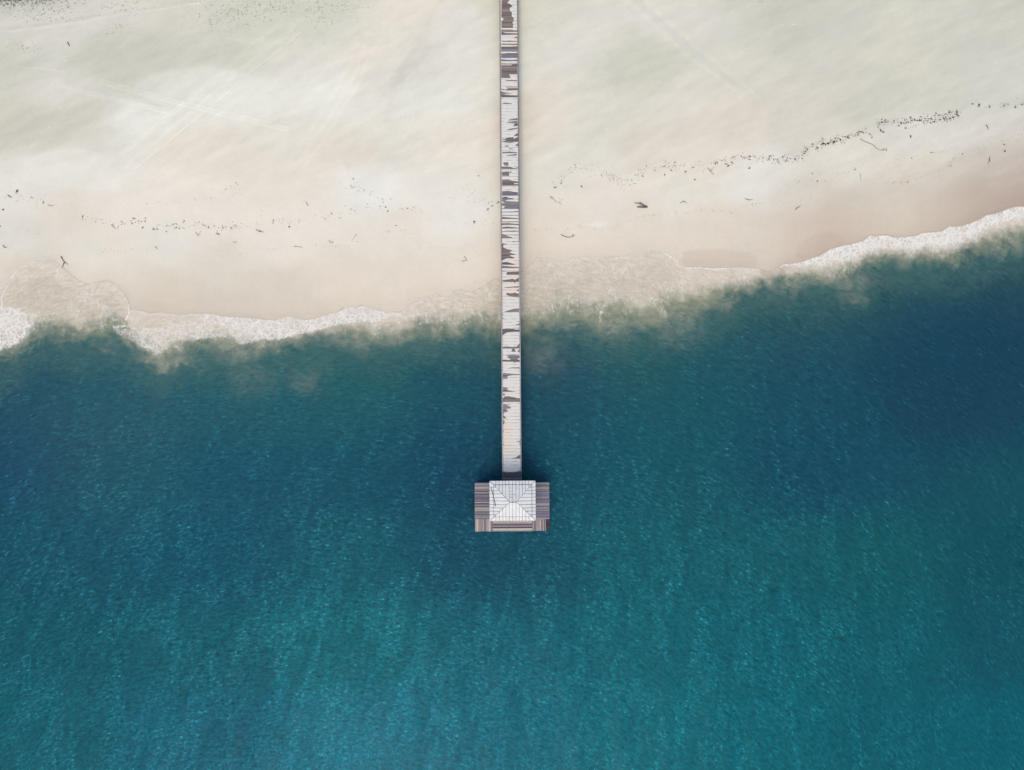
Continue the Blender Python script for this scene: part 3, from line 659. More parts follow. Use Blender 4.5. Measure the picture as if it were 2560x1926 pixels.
# board joints printing through
k = np.round((py-4.2)/8.1); ph = np.abs(py-4.2-k*8.1-0.9*perlin(k*3.7, px/60)*0.6)
stg = sstep(-0.35, 0.5, perlin(k*5.13+0.5, px/16)+0.25*perlin(k*9.7, k*1.3))
ln = sstep(1.15, 0.35, ph)*(0.25+0.75*stg)
sc_ = mix(sc_, alb((158,150,148)), ln*0.72); hgt = hgt*(1-0.6*ln)
keep = sd_ > 0
# crisp rim: sheet sinks below the boards where bare
Zs = ZD + np.where(sd_ > 0, 0.006, -0.03) + hgt
t = NT('drifted_sand'); p = t.pos(); n2 = t.noise(p, 9, 5, 0.7)
vm = t.new('ShaderNodeVectorMath', operation='SCALE'); t.put(vm.inputs[0], t.attr('col')); t.put(vm.inputs['Scale'], t.math('ADD', 0.94, t.math('MULTIPLY', n2, 0.12)))
t.put(t.b.inputs['Base Color'], vm.outputs[0]); t.b.inputs['Roughness'].default_value = 0.95; t.put(t.b.inputs['Normal'], t.bump(n2, 0.4, 0.01))
dr = grid_obj('sand_drift', X, Y, Zs, keep, t.m, {'col': ('c', sc_)})
dr.location = (OX, OY, 0); dr.rotation_euler = (0, 0, ROT)
tag(dr, 'thin white sand blown over the boardwalk boards in ragged patches', 'sand', kind='stuff')

# platform ---------------------------------------------------------
plat = tag(empty('pier_platform', (OX, OY, 0), ROT), 'weathered grey plank platform at the sea end of the boardwalk, under the pavilion', 'platform')
LAV_L = [(152,147,153),(122,115,131),(98,93,115),(170,161,161),(112,107,125),(138,129,137)]
LAV_R = [(138,135,149),(114,113,133),(102,103,127),(154,147,151),(124,121,139)]
def deck(x0, x1, y0, y1, z, pal, along, w, name='deck_boards'):
    mb = MB()
    if along == 'x':
        y = y0
        while y < y1-0.02:
            ww = min(w*random.uniform(.85, 1.15), y1-y)
            mb.box(x0+random.uniform(-.015, .015), x1+random.uniform(-.015, .015), y, y+ww-0.012, z-0.05, z+random.uniform(-.004, .004), jit(random.choice(pal), 0.32)); y += ww
    else:
        x = x0
        while x < x1-0.02:
            ww = min(w*random.uniform(.85, 1.15), x1-x)
            mb.box(x, x+ww-0.012, y0+random.uniform(-.015, .015), y1+random.uniform(-.015, .015), z-0.05, z+random.uniform(-.004, .004), jit(random.choice(pal), 0.32)); x += ww
    return mb.build(name, M_wood_x if along == 'x' else M_wood_y, plat)
ax0, ay1 = loc(1187.0, 1208.0, ZD); ax1, ay0 = loc(1373.6, 1298.3, ZD); axm = (ax0+ax1)/2
deck(ax0, axm-0.005, ay0+0.06, ay1, ZD, LAV_L, 'x', 0.12, 'left_deck')
deck(axm+0.005, ax1, ay0, ay1, ZD, LAV_R, 'x', 0.12, 'right_deck')
ZL = ZD-0.22
bx0, by0 = loc(1187.8, 1329.2, ZL); bx1, _ = loc(1230.0, 1329, ZL); cx1, _ = loc(1332.0, 1328, ZL); dx1, dy0 = loc(1365.2, 1327.0, ZL)
LOWP = [(162,153,155),(136,125,131),(122,113,123),(176,165,163),(148,137,139)]
deck(bx0, bx1-0.04, by0, ay0+0.03, ZL, LOWP, 'y', 0.19, 'lower_step')
deck(bx1+0.08, cx1-0.08, by0, ay0+0.03, ZL+0.03, [(158,148,150),(112,104,112),(176,166,164),(92,86,98),(140,130,136)], 'x', 0.17, 'lower_step')
deck(cx1+0.04, dx1, dy0, ay0-0.04, ZL, LOWP, 'y', 0.17, 'lower_step')
for x in (bx1-0.03, cx1-0.07):
    mb = MB(); mb.box(x, x+0.1, by0-0.01, ay0+0.02, ZL-0.06, ZL+0.07, jit((150,132,140), 0.05)); mb.build('edge_board', M_wood_y, plat)
mb = MB(); mb.box(ax0-0.03, ax0-0.002, ay0+0.07, ay1, ZD-0.26, ZD-0.02, jit((120,112,126))); mb.box(ax1+0.002, ax1+0.03, ay0, ay1, ZD-0.26, ZD-0.02, jit((120,112,126)))
mb.box(ax0, XL-0.05, ay1+0.002, ay1+0.03, ZD-0.26, ZD-0.02, jit((120,112,126))); mb.box(XR+0.05, ax1, ay1+0.002, ay1+0.03, ZD-0.26, ZD-0.02, jit((120,112,126)))
mb.box(bx0, dx1, by0+0.02, by0+0.07, ZL-0.3, ZL-0.065, jit((120,112,126))); mb.build('fascia', M_wood_x, plat)
mb = MB()
for yy in np.linspace(ay0+0.3, ay1-0.3, 5): mb.box(ax0+0.03, ax1-0.03, yy-0.07, yy+0.07, ZD-0.32, ZD-0.055)
for yy in (by0+0.3, ay0-0.3): mb.box(bx0+0.05, dx1-0.05, yy-0.07, yy+0.07, ZL-0.34, ZL-0.07)
mb.build('joists', M_beam, plat)
for xx in np.linspace(ax0+0.35, ax1-0.35, 4):
    for yy in (by0+0.3, ay0+0.7, (ay0+ay1)/2, ay1-0.35):
        x = min(xx, dx1-0.3) if yy < ay0 else xx
        wxx, wyy = OX+x*cr-yy*sr, OY+x*sr+yy*cr; g = float(terrain_z(wxx, wyy))-0.6
        mb = MB(); mb.tube([(x, yy, g), (x, yy, 0.3), (x, yy, (ZL-0.345 if yy < ay0 else ZD-0.325))], [0.17, 0.16, 0.14], 10); mb.build('piling', M_pile, plat, True)
# boat-landing fender in the missing corner
fx0, fy1 = loc(1366.2, 1300.0, 1.1); fx1, fy0 = loc(1372.6, 1325.5, 1.1)
mb = MB()
for x in (fx0, fx1-0.06): mb.box(x, x+0.06, fy0, fy1, 1.04, 1.10)
mb.box((fx0+fx1)/2-0.02, (fx0+fx1)/2+0.05, fy0+0.05, fy1, 1.12, 1.2)
for yy in np.linspace(fy0+0.05, fy1-0.1, 5): mb.box(fx0+0.06, fx1-0.06, yy, yy+0.05, 1.0, 1.06)
for x in (fx0+0.03, fx1-0.03): mb.tube([(x, fy0+0.05, -0.8), (x, fy0+0.05, 1.1)], 0.035, 8)
mb.box(fx0-0.3, fx1, fy1-0.02, fy1+0.05, 1.0, 1.62)
mb.build('landing_ladder', M_red, plat)

# pavilion ---------------------------------------------------------
ZE, ZM, ZR = 4.55, 4.66, 4.96
pav = tag(empty('pavilion', (OX, OY, 0), ROT), 'open pavilion with white hipped sheet metal roof on the platform', 'pavilion')
def L3(px, py, z): a, b = loc(px, py, z); return Vector((a, b, z))
e = [L3(1223.2, 1203.0, ZE), L3(1338.8, 1202.0, ZE), L3(1339.1, 1301.8, ZE), L3(1224.6, 1303.0, ZE)]
x0 = (e[0].x+e[3].x)/2; x1 = (e[1].x+e[2].x)/2; y1 = (e[0].y+e[1].y)/2; y0 = (e[2].y+e[3].y)/2
m0 = L3(1235.6, 1214.3, ZM); m1 = L3(1328.4, 1291.0, ZM)
mx0, mx1, my1, my0 = m0.x, m1.x, m0.y, m1.y
r0 = L3(1274.4, 1256.4, ZR); r1 = L3(1290.8, 1256.4, ZR); ry = (r0.y+r1.y)/2; r0.y = r1.y = ry
print('ROOF', x0, x1, y0, y1, mx0, mx1, my0, my1, r0, r1)
t = NT('white_roof_sheet'); p = t.pos(); n = t.noise(p, 1.6, 5, 0.6); ns = t.noise(t.vscale(p, 1, 1, 1), 9, 4, 0.7)
t.put(t.b.inputs['Base Color'], t.mixc(t.math('MULTIPLY', t.map(n, 0.35, 0.75), t.map(ns, .3, .7, .4, 1.)), rgba((228,229,231)), rgba((207,209,216))))
t.b.inputs['Roughness'].default_value = 0.5
M_roof = t.m
EV = [(x0,y0,ZE),(x1,y0,ZE),(x1,y1,ZE),(x0,y1,ZE)]; MVo = [(mx0,my0,ZM-0.03),(mx1,my0,ZM-0.03),(mx1,my1,ZM-0.03),(mx0,my1,ZM-0.03)]
MI = [(mx0-0.05,my0-0.05,ZM+0.01),(mx1+0.05,my0-0.05,ZM+0.01),(mx1+0.05,my1+0.05,ZM+0.01),(mx0-0.05,my1+0.05,ZM+0.01)]
RV = [tuple(r0), tuple(r1)]
def shell(name, V, Fc, th, mat, parent):
    b = len(V); V2 = V+[(v[0], v[1], v[2]-th) for v in V]; F2 = list(Fc)+[tuple(b+i for i in reversed(f)) for f in Fc]
    ed = {}
    for f in Fc:
        for i in range(len(f)): ed[(f[i], f[(i+1) % len(f)])] = 1
    for (a, c) in ed:
        if (c, a) not in ed: F2.append((a, a+b, c+b, c))
    return mesh_obj(name, V2, F2, mat, parent, [(1, 1, 1, 1)]*len(V2))
roof = shell('roof', MI+RV, [(0,1,5,4),(1,2,5),(2,3,4,5),(3,0,4)], 0.035, M_roof, pav)
skirt = shell('eave_skirt', EV+MVo, [(0,1,5,4),(1,2,6,5),(2,3,7,6),(3,0,4,7)], 0.035, M_roof, pav)
def zs(x, y, up):                       # height on roof surface
    if up:
        dS = (y-MI[0][1]); dN = MI[2][1]-y; dW = x-MI[0][0]; dE = MI[1][0]-x
        rS, rN, rW, rE = ry-MI[0][1], MI[2][1]-ry, r0.x-MI[0][0], MI[1][0]-r1.x
        return MI[0][2]+(ZR-MI[0][2])*min(dS/rS, dN/rN, dW/rW, dE/rE, 1.0)
    f = min((y-y0)/(my0-y0), (y1-y)/(y1-my1), (x-x0)/(mx0-x0), (x1-x)/(x1-mx1), 1.0)
    return ZE+(ZM-0.03-ZE)*max(f, 0)
def rib(mb, a, b, up, w=0.018, h=0.035):
    pa = Vector((a[0], a[1], zs(a[0], a[1], up)+h*0.4)); pb = Vector((b[0], b[1], zs(b[0], b[1], up)+h*0.4))
    mb.tube([pa, pb], w, 4)
mbU = MB(); mbL = MB()
SX = np.array([(v/8.488+1150) for v in (755,833,905,972,1043,1118,1188,1255,1325,1392,1462)])
seamx = [loc(v, 1252, (ZM+ZR)/2)[0] for v in SX]
def hipx(y_, side):                    # not used off-roof
    return 0
for sx in seamx:
    for s in (-1, 1):
        ye = MI[0][1] if s < 0 else MI[2][1]
        if sx < r0.x: f = (sx-MI[0][0])/(r0.x-MI[0][0])
        elif sx > r1.x: f = (MI[1][0]-sx)/(MI[1][0]-r1.x)
        else: f = 1
        if f > 0.03: rib(mbU, (sx, ye), (sx, ye+(ry-ye)*f*0.99), True)
        sk = sx+random.uniform(-.03, .03)
        yy0, yy1 = (y0, my0) if s < 0 else (y1, my1)
        f2 = 1.0
        if sk < mx0: f2 = (sk-x0)/(mx0-x0)
        if sk > mx1: f2 = (x1-sk)/(x1-mx1)
        rib(mbL, (sk, yy0), (sk, yy0+(yy1-yy0)*f2), False)
SY = [v/8.488+1150 for v in (580,655,725,798,872,950,1020,1095,1165)]
for v in SY:
    for s in (-1, 1):
        sy = loc(1280, v, ZM)[1]+random.uniform(-.02, .02); xe = MI[0][0] if s < 0 else MI[1][0]; rx = r0.x if s < 0 else r1.x
        f = (sy-MI[0][1])/(ry-MI[0][1]) if sy < ry else (MI[2][1]-sy)/(MI[2][1]-ry)
        if f > 0.05: rib(mbU, (xe, sy), (xe+(rx-xe)*min(f, 1)*0.99, sy), True)
        xx0, xx1 = (x0, mx0) if s < 0 else (x1, mx1); rib(mbL, (xx0, sy), (xx1, sy), False)
for cxn, (mx_, my_), (ex_, ey_) in ((r0, (MI[0][0], MI[0][1]), (x0, y0)), (r1, (MI[1][0], MI[1][1]), (x1, y0)), (r1, (MI[2][0], MI[2][1]), (x1, y1)), (r0, (MI[3][0], MI[3][1]), (x0, y1))):
    mbU.tube([(mx_, my_, MI[0][2]+0.02), (cxn.x, cxn.y, ZR+0.012)], 0.015, 5)
    mbL.tube([(ex_, ey_, ZE+0.015), (mx_, my_, ZM)], 0.018, 5)
# repair laps on the shaded slope
for i, v in enumerate((605, 675, 740, 800)):
    yy = loc(1280, v/8.488+1150, ZM+0.5)[1]; rib(mbU, (seamx[4], yy), (seamx[5 + (i == 2)], yy), True, 0.014)
mbU.tube([(r0.x, ry, ZR+0.02), (r1.x, ry, ZR+0.02)], 0.03, 5)
mbU.build('seams', M_seam, roof)
for a, b in (((MI[0][0], MI[0][1]), (MI[1][0], MI[1][1])), ((MI[1][0], MI[1][1]), (MI[2][0], MI[2][1])), ((MI[2][0], MI[2][1]), (MI[3][0], MI[3][1])), ((MI[3][0], MI[3][1]), (MI[0][0], MI[0][1]))):
    mbL.tube([(a[0]*1.006, a[1]*1.0, ZM-0.012), (b[0]*1.006, b[1]*1.0, ZM-0.012)], 0.032, 4)
mbL.build('seams', M_seam, skirt)
inx, iny = 0.45, 0.45
for x in (x0+inx, (x0+x1)/2-1.0, (x0+x1)/2+1.0, x1-inx):
    for y in (y0+iny, y1-iny):
        zb = ZD if y > ay0+0.1 else ZL+0.03
        mb = MB(); mb.box(x-0.08, x+0.08, y-0.08, y+0.08, zb-0.004, ZE-0.16); mb.build('post', M_post, pav)
mb = MB()
for y in (y0+iny, y1-iny): mb.box(x0+0.15, x1-0.15, y-0.07, y+0.07, ZE-0.16, ZE-0.02)
for x in (x0+inx, x1-inx): mb.box(x-0.07, x+0.07, y0+iny+0.075, y1-iny-0.075, ZE-0.155, ZE-0.02)
mb.build('roof_beams', M_post, pav)
# loose cable over the west slope
cp = [(1227.2, 1219.5), (1230.5, 1231), (1233.5, 1242), (1236.0, 1252), (1238.3, 1264), (1238.8, 1266.5)]
pts = []
for i, (a, b) in enumerate(cp):
    q = L3(a, b, ZM); up = q.x > MI[0][0]
    pts.append((q.x, q.y, zs(q.x, q.y, up)+0.06))
mb = MB(); mb.tube(pts, 0.03, 5)
cab = mb.build('cable', M_beam, None); cab.location = (OX, OY, 0); cab.rotation_euler = (0, 0, ROT)
tag(cab, 'thin dark cable lying loose across the left slope of the white roof', 'cable')

# ------------------------------------------------------------------ debris on the beach
def ground(px, py):
    z = 0.3
    for _ in range(4):
        x, y = unproject(px, py, z); z = float(terrain_z(x, y))
    return x, y, z
t = NT('dried_seaweed'); p = t.pos(); n = t.noise(p, 6, 4, 0.6)
t.put(t.b.inputs['Base Color'], t.mixc(t.map(n, 0.35, 0.65), (0.02, 0.018, 0.016, 1), (0.085, 0.07, 0.058, 1))); t.b.inputs['Roughness'].default_value = 0.85
M_weed = t.m
t = NT('driftwood'); p = t.pos(); n = t.noise(t.vscale(p, 3, 12, 3), 2, 4, 0.6)
t.put(t.b.inputs['Base Color'], t.mixc(t.map(n, 0.35, 0.65), (0.07, 0.06, 0.055, 1), (0.2, 0.17, 0.15, 1))); t.b.inputs['Roughness'].default_value = 0.85
M_drift = t.m
t = NT('faded_seaweed'); p = t.pos(); n = t.noise(p, 0.5, 3, 0.6)
t.put(t.b.inputs['Base Color'], t.mixc(t.map(n, 0.35, 0.65), (0.03, 0.027, 0.025, 1), (0.24, 0.20, 0.17, 1))); t.b.inputs['Roughness'].default_value = 0.9
M_fleck = t.m

def clump_mesh(seed, R):
    r = random.Random(seed); mb = MB()
    for k in range(r.randint(5, 8)):                       # knotted lumps
        a = r.uniform(0, 6.28); d = r.uniform(0, 0.5)*R; rr = R*r.uniform(0.2, 0.42)
        c = Vector((math.cos(a)*d, math.sin(a)*d, rr*0.3)); n = 7
        b = len(mb.v)
        for lv, (zz, sc) in enumerate(((-0.1, 1), (0.35, 0.9), (0.7, 0.45))):
            for i in range(n):
                q = 2*math.pi*i/n; m_ = rr*sc*r.uniform(0.6, 1.15)
                mb.v.append((c.x+math.cos(q)*m_, c.y+math.sin(q)*m_, max(0, c.z+zz*rr*0.8))); mb.c.append((1,1,1,1))
        for lv in range(2):
            for i in range(n): mb.f.append((b+lv*n+i, b+lv*n+(i+1) % n, b+(lv+1)*n+(i+1) % n, b+(lv+1)*n+i))
        mb.f.append(tuple(b+2*n+i for i in range(n)))
    for k in range(r.randint(4, 7)):                       # trailing blades
        a = r.uniform(0, 6.28); L = R*r.uniform(0.7, 1.8); bend = r.uniform(-1, 1)
        pts = []
        for i in range(5):
            s = i/4*L; aa = a+bend*i/4; pts.append((math.cos(aa)*s, math.sin(aa)*s, 0.02+0.04*r.random()*(1-i/4)))
        mb.tube(pts, [R*0.09*(1-0.6*i/4) for i in range(5)], 4)
    return mb
protos = [clump_mesh(s, 0.16) for s in range(6)]
def blob(pxy, size, label, group, seed):
    x, y, z = ground(*pxy)
    if not hasattr(blob, 'me'): blob.me = {}
    k = seed % 6
    if k not in blob.me:
        o = protos[k].build('seaweed_clump', M_weed); blob.me[k] = o.data
    else:
        o = bpy.data.objects.new('seaweed_clump', blob.me[k]); col.objects.link(o)
    o.location = (x, y, z-0.01); s = size*0.05/0.27; o.scale = (s, s*random.uniform(.7, 1.1), s); o.rotation_euler = (0, 0, random.uniform(0, 6.28))
    tag(o, label, 'seaweed', group); return o
B = lambda L, label, group: [blob((a, b), s, label, group, i*7+int(a)) for i, (a, b, s) in enumerate(L)]
B([(2448,263,7)], 'round black seaweed clump, largest in the thin row at the upper right edge', None)
B([(2431,260,5),(2474,268,6),(2510,265,6),(2539,268,6),(2556,262,6)], 'dark seaweed clump in the sparse row beside the upper right photo edge', 'seaweed clumps spaced along the far right of the wrack line')
B([(2393,281,7),(2392,287,7),(2395,290,6)], 'black seaweed clump in the tight pile ending the dense wrack strip', 'piled seaweed clumps at the end of the dense wrack')
B([(2253,308,7),(2247,315,5),(2276,295,5),(2286,299,5),(2322,298,5),(2337,304,5),(2360,298,6),(2376,297,6),(2383,294,6),(2374,281,6),(2340,284,5),(2215,305,4),(2235,302,4),(2300,300,4),(2312,297,4),(2350,288,4),(2368,300,4)], 'small black seaweed clump in the dense dark strip at upper right', 'seaweed clumps in the dense upper right strip')
B([(2202,326,6),(2208,330,6),(2264,320,5),(2277,341,6)], 'black seaweed clump just below the dense dark strip', 'seaweed clumps just below the dense strip')
B([(2057,359,8),(2070,359,7),(2083,357,6),(2102,349,6),(2120,344,7),(2044,370,6),(2031,361,5),(2145,338,5),(2152,330,5),(2018,373,5)], 'black seaweed clump on the middle part of the right wrack line', 'seaweed clumps on the middle of the right wrack line')
B([(2513,379,7)], 'lone black seaweed lump lying below the wrack at the far right', None)
B([(2510,361,5)], 'small seaweed lump just above the lone black lump at far right', None)
B([(1873,421,6)], 'lone round seaweed clump on pale sand below the right wrack line', None)
B([(1874,392,6),(1853,391,4),(1908,395,5),(1821,415,6),(1815,410,4),(1835,393,4),(1830,406,4),(1788,410,4),(1922,398,5),(1945,403,4),(1948,408,4)], 'dark seaweed clump on the wrack line halfway between boardwalk and right edge', 'seaweed clumps halfway along the right wrack line')
B([(1737,450,5)], 'single small seaweed lump below the thin part of the right wrack line', None)
B([(1714,430,5),(1662,437,5),(1607,441,5),(1660,417,4),(1684,415,4),(1688,406,4),(1732,420,4)], 'small dark seaweed clump in the scattered thin stretch of the right wrack line', 'seaweed clumps in the thin stretch')
B([(1454,466,6),(1387,469,6),(1440,419,4),(1504,438,4),(1403,459,4),(1575,463,4)], 'small dark seaweed clump on the sand just right of the boardwalk', 'seaweed clumps right of the boardwalk')
B([(2031,434,4),(2044,454,5),(2138,424,4),(2328,382,4),(2279,396,4),(2406,385,4),(2269,456,4),(2377,415,4)], 'tiny dark seaweed bit on the lower faint tide line at right', 'tiny seaweed bits on the lower right tide line')
B([(1185,555,7)], 'bold black seaweed lump on bare sand just left of the boardwalk', None)
B([(1220,523,6),(1230,515,5),(1245,507,6),(1222,508,4),(1196,440,4),(1234,560,3)], 'dark seaweed lump close beside the left edge of the boardwalk', 'seaweed lumps at the left edge of the boardwalk')
B([(650,578,6)], 'dark seaweed knot with a stick end on bare sand left of centre', None)
B([(965,518,5),(969,528,5),(829,534,4),(883,448,4),(880,470,4),(864,514,3),(1018,521,4),(918,510,3),(990,564,4),(722,567,5),(684,551,4),(682,558,4)], 'small dark seaweed clump scattered left of the boardwalk', 'seaweed clumps scattered between the left patch and the boardwalk')
B([(335,546,6),(330,557,4),(363,553,5),(357,569,5),(384,573,6),(393,573,5),(440,570,5),(521,568,4),(557,569,4),(579,571,4),(280,563,5),(364,545,4),(448,571,4),(330,560,4)], 'small brown seaweed clump in the left beach debris patch', 'seaweed clumps in the left debris patch')
B([(43,478,8)], 'largest dark seaweed heap near the left edge of the beach', None)
B([(108,507,5),(8,524,6),(22,490,5),(26,493,5),(207,541,5),(0,565,5)], 'small seaweed clump near the left photo edge', 'seaweed clumps near the left edge')

def stick(paths, label, name='driftwood_branch', rad=0.035, mat=None, cat='driftwood'):
    rad *= 0.72
    x0_, y0_, _ = ground(*paths[0][0]); z0 = float(terrain_z(x0_, y0_))
    mb = MB()
    for P in paths:
        pts = []
        for i, q in enumerate(P):
            x, y, z = ground(*q); pts.append((x-x0_, y-y0_, z-z0+rad*0.9+0.01*(i % 2)))
        n = len(pts); mb.tube(pts, [rad*(1-0.55*i/(n-1)) for i in range(n)], 6)
    o = mb.build(name, mat or M_drift, None, True); o.location = (x0_, y0_, z0); tag(o, label, cat); return o
stick([[(1618,519),(1605,520),(1592,519)],[(1619,518),(1608,513),(1597,507)],[(1617,518),(1603,511),(1586,508)],[(1618,519),(1604,516),(1594,517)],[(1612,516),(1600,507)]], 'fanned dark palm frond lying on open sand right of the boardwalk', 'palm_frond', 0.10, M_drift, 'frond')
stick([[(1402,587),(1412,592),(1422,594),(1432,592),(1437,588)],[(1433,592),(1431,586)]], 'curved dark branch on wet sand just right of the boardwalk', rad=0.06)
stick([[(2150,348),(2163,355),(2182,362),(2190,371),(2200,376),(2217,376)],[(2217,378),(2216,370)],[(2205,376),(2212,372)]], 'long crooked dark branch hanging below the right wrack line', rad=0.042)
stick([[(2465,313),(2469,319),(2470,325)]], 'short dark stick between wrack line and faint tide line at far right', rad=0.07)
stick([[(2475,393),(2473,403),(2469,411)],[(2472,398),(2476,406)]], 'small crossed twigs upright on wet sand at far right', rad=0.05)
stick([[(2151,434),(2151,444),(2155,454)]], 'thin pale twig standing across the lower right tide line', rad=0.025)
stick([[(1988,525),(1995,519),(2001,516)]], 'short brown stick on wet sand above the foam at right', rad=0.06)
stick([[(153,642),(157,650),(162,656),(170,662)],[(161,657),(158,664),(156,671)],[(153,646),(156,643)]], 'dark forked branch at the top of the left swash lobe', rad=0.075)
stick([[(8,614),(12,620),(18,619)]], 'small bent dark stick near the left photo edge above the swash', rad=0.06)
stick([[(489,581),(496,591),(502,578)]], 'v-shaped twig below the left debris patch', rad=0.04)
stick([[(540,584),(546,587),(551,588)],[(543,583),(549,586)]], 'short twig pair at the right of the v-shaped twig', rad=0.045)
stick([[(582,605),(587,607),(593,605)]], 'tiny flat twig on bare sand left of centre', rad=0.035)
stick([[(387,616),(391,620),(394,623)]], 'tiny slanted twig on the lower left tide line', rad=0.035)
stick([[(169,107),(172,112),(174,117)]], 'lone dark stick on the upper left sand', rad=0.09)
stick([[(735,617),(746,617),(756,620)]], 'thin dark twig lying level on smooth sand left of centre', rad=0.04)
stick([[(822,601),(827,606),(832,608)],[(830,606),(834,605)]], 'small forked twig on the faint tide line left of centre', rad=0.035)
stick([[(891,585),(886,593),(879,603)]], 'thin slanting twig right of the small forked twig', rad=0.03)
stick([[(1161,641),(1167,650)],[(1167,650),(1154,655)]], 'bent pale twig on wet sand left of the boardwalk', rad=0.04)
stick([[(640,574),(648,579),(661,581)]], 'short brown stick poking from the dark seaweed knot', rad=0.05)
stick([[(120,513),(127,515),(135,514)]], 'level twig on pale sand near the left edge', rad=0.045)
stick([[(76,493),(84,496)]], 'faint short twig near the upper left wrack', rad=0.035)
stick([[(1769,420),(1774,428),(1785,437)],[(1774,428),(1782,424)]], 'crooked dark twig hanging from the right wrack line', rad=0.055)
stick([[(1375,491),(1383,497),(1390,507),(1393,503)]], 'broken dark twig on sand right of the boardwalk', rad=0.035)
stick([[(1862,497),(1872,501),(1882,499)],[(1872,501),(1869,497)]], 'small forked twig on the right tide line above the foam', rad=0.045)
stick([[(1700,508),(1710,504),(1718,508)],[(1706,502),(1714,507)]], 'pale split twig right of the palm frond', rad=0.035)
stick([[(281,566),(292,573)],[(294,572),(297,563)]], 'pair of thin twigs in the left debris patch', rad=0.035)
stick([[(766,505),(769,515),(773,512)]], 'short upright brown twig in the scattered debris left of centre', rad=0.04)

# unnumbered flecks of weed along the wrack and tide lines
fv, ff = [], []
def fleck(px, py, s):
    x, y, z = ground(px, py); a = random.uniform(0, 6.28); n = random.randint(5, 7); b = len(fv); L = s*0.05
    asp = random.choice((0.35, 0.5, 0.9)); 
    for i in range(n):
        q = 2*math.pi*i/n; r = L*0.5*random.uniform(0.6, 1.2); u, v = math.cos(q)*r, math.sin(q)*r*asp
        fv.append((x+u*math.cos(a)-v*math.sin(a), y+u*math.sin(a)+v*math.cos(a), z+0.004))
    fv.append((x, y, z+L*0.3))
    for i in range(n): ff.append((b+i, b+(i+1) % n, b+n))
def band(pts, hw, n, smin, smax, clump=0.6):
    seg = [math.hypot(b[0]-a[0], b[1]-a[1]) for a, b in zip(pts[:-1], pts[1:])]; tot = sum(seg); i = 0; n = int(n*1.35)
    while i < n:
        d = random.uniform(0, tot); k = 0
        while d > seg[k] and k < len(seg)-1: d -= seg[k]; k += 1
        a, b = pts[k], pts[k+1]; f = d/seg[k]
        cx, cy = a[0]+(b[0]-a[0])*f+random.gauss(0, 2), a[1]+(b[1]-a[1])*f+random.gauss(0, hw*0.55)
        m = random.randint(1, 5) if random.random() < clump else 1
        for _ in range(m):
            fleck(cx+random.gauss(0, 3.5), cy+random.gauss(0, 2.2), (smin+(smax-smin)*random.random()**2.6)*1.3); i += 1
R_ = [((2190,305),(2250,303),(2300,298),(2400,288)),]
band([(2190,308),(2260,304),(2320,299),(2400,286)], 10, 260, 1.2, 4.0)
band([(2260,318),(2330,310),(2345,320)], 8, 40, 1, 2.2)
band([(2010,378),(2060,355),(2120,342),(2160,325),(2180,345)], 10, 190, 1.2, 3.6)
band([(1920,398),(1960,400),(2010,392),(2015,375)], 10, 120, 1.2, 3.4)
band([(1780,408),(1830,402),(1840,390),(1920,398)], 7, 90, 1.2, 3.2)
band([(1590,435),(1660,415),(1720,412),(1790,408)], 12, 110, 1.0, 2.6)
band([(1375,470),(1410,445),(1440,415),(1500,430),(1560,460),(1600,438)], 13, 150, 1.0, 2.4)
band([(1370,487),(1400,505),(1392,520)], 7, 26, 1.0, 2.4)
band([(2400,262),(2480,264),(2560,256)], 8, 40, 1.0, 2.6)
band([(2154,405),(2215,410),(2276,396),(2328,382),(2374,372),(2420,378),(2500,355)], 3, 60, 0.8, 2.0, 0.2)
band([(2206,457),(2269,456),(2311,438),(2360,425),(2383,402),(2406,385),(2440,384),(2478,373),(2510,350),(2560,333)], 1.6, 130, 0.7, 1.6, 0.2)
band([(1930,470),(2000,455),(2060,452),(2090,440),(2140,425)], 4, 40, 0.8, 1.8, 0.2)
band([(1326,578),(1349,573),(1396,580),(1454,567),(1500,577),(1540,567),(1578,552),(1607,541),(1645,536),(1685,534),(1755,525),(1807,525),(1830,532),(1859,518),(1896,506),(1930,505)], 2.2, 170, 0.7, 1.8, 0.25)
band([(1920,507),(1990,510),(2000,498),(2040,495)], 2, 30, 0.7, 1.4, 0.2)
band([(200,545),(280,560),(330,550),(400,570),(470,562),(550,570),(620,558)], 9, 170, 1.0, 3.0)
band([(300,515),(420,508),(540,490),(620,480)], 9, 50, 0.8, 1.8)
band([(0,480),(60,500),(110,510)], 12, 26, 0.9, 2.2)
band([(530,470),(600,462),(620,475)], 8, 24, 1, 2.2)
band([(640,540),(720,560),(800,545),(880,530),(960,520)], 13, 100, 0.9, 2.4)
band([(850,455),(900,470),(940,500),(1000,520),(1060,530)], 13, 80, 0.9, 2.2)
band([(1100,505),(1180,495),(1240,510)], 16, 50, 0.9, 2.2)
band([(1120,550),(1140,560),(1180,560),(1220,552)], 5, 20, 0.8, 1.8)
band([(260,630),(318,625),(362,623),(400,618)], 3, 26, 0.8, 1.6, 0.2)
band([(560,640),(600,635),(663,629),(715,615),(760,610),(825,616),(871,616),(915,596),(964,581),(1005,574),(1028,590)], 2, 90, 0.7, 1.5, 0.2)
band([(1028,639),(1054,625),(1086,615),(1130,621)], 1.5, 16, 0.7, 1.4, 0.2)
band([(0,560),(40,566),(100,590)], 2, 14, 0.7, 1.5, 0.2)
me = bpy.data.meshes.new('seaweed_flecks'); me.from_pydata(fv, [], ff); me.materials.append(M_fleck)
fo = bpy.data.objects.new('seaweed_flecks', me); col.objects.link(fo)
tag(fo, 'fine dark flecks of seaweed strewn along the wrack and tide lines', 'seaweed', kind='stuff')

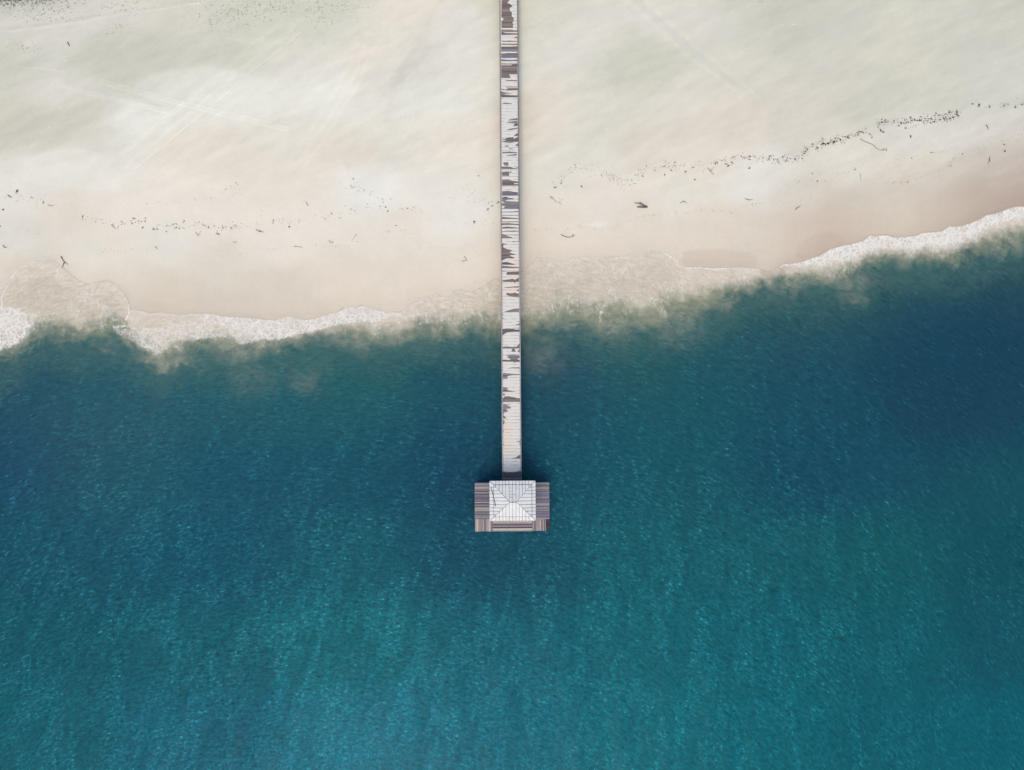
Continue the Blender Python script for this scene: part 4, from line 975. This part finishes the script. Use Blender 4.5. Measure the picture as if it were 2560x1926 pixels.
# sparse creeping scrub on the upper left sand
fv, ff = [], []
def tuft(px, py, s):
    x, y, z = ground(px, py)
    for k in range(random.randint(3, 6)):
        a = random.uniform(0, 6.28); L = s*0.05*random.uniform(.5, 1.1); b = len(fv); w = L*0.22
        cx, cy = x+random.gauss(0, s*0.02), y+random.gauss(0, s*0.02)
        fv.extend([(cx-math.sin(a)*w, cy+math.cos(a)*w, z+.005), (cx+math.sin(a)*w, cy-math.cos(a)*w, z+.005), (cx+math.cos(a)*L, cy+math.sin(a)*L, z+L*0.5)])
        ff.append((b, b+1, b+2))
for _ in range(260):
    a = abs(random.gauss(0, 75)); b = abs(random.gauss(0, 11)); tuft(a, b-5+0*a, random.uniform(1.2, 3.2))
for _ in range(200): tuft(random.gauss(110, 60), random.gauss(28, 14), random.uniform(1, 2.2))
for cx_, cy_, sx_, sy_, n_ in ((300, 18, 40, 12, 60), (290, 75, 20, 8, 26), (560, 40, 50, 22, 150), (640, 30, 40, 20, 80), (700, 18, 40, 10, 90), (830, 15, 50, 9, 90), (820, 42, 40, 16, 60), (60, 120, 22, 8, 40), (430, 10, 60, 8, 30), (760, 70, 60, 25, 30), (1905, 3, 8, 3, 6)):
    for _ in range(n_): tuft(random.gauss(cx_, sx_), max(-8, random.gauss(cy_, sy_)), random.uniform(0.9, 2.0))
me = bpy.data.meshes.new('beach_scrub'); me.from_pydata(fv, [], ff)
t = NT('scrub_leaf'); t.b.inputs['Roughness'].default_value = 0.8; p = t.pos(); n = t.noise(p, 2, 3, .6)
t.put(t.b.inputs['Base Color'], t.mixc(t.map(n, .35, .65), (0.045, 0.055, 0.045, 1), (0.14, 0.15, 0.12, 1))); me.materials.append(t.m)
so = bpy.data.objects.new('beach_scrub', me); col.objects.link(so)
tag(so, 'sparse grey green scrub stippling the upper left sand', 'scrub', kind='stuff')

# pale pebbles / shells
M_shell = plain_mat('bleached_shell', (240,240,232), 0.6, 0.05)
sh = None
for i, (a, b, s) in enumerate([(163,152,5),(514,78,3.5),(615,66,3),(550,197,5),(495,255,5),(121,318,5),(103,333,4),(383,132,3),(756,51,5),(152,274,6),(1958,62,4),(1984,61,6),(2204,275,4),(1528,240,5),(1785,268,4),(1516,324,4),(1594,328,3),(1867,188,4),(1953,237,4),(643,391,4),(1200,97,5),(1230,240,4)]):
    x, y, z = ground(a, b)
    if sh is None:
        bm = bmesh.new(); bmesh.ops.create_icosphere(bm, subdivisions=2, radius=1)
        for v in bm.verts: v.co *= random.uniform(0.85, 1.12); v.co.z *= 0.45
        sm = bpy.data.meshes.new('shell'); bm.to_mesh(sm); bm.free(); sm.materials.append(M_shell); sh = sm
        for p_ in sm.polygons: p_.use_smooth = True
    o = bpy.data.objects.new('shell', sh); col.objects.link(o); r = s*0.05*0.36
    o.location = (x, y, z+r*0.1); o.scale = (r, r*random.uniform(.6, 1), r*0.6); o.rotation_euler = (0, 0, random.uniform(0, 6))
    tag(o, 'small bleached white shell lying alone on the dry sand', 'shell', 'white shells on the upper beach')
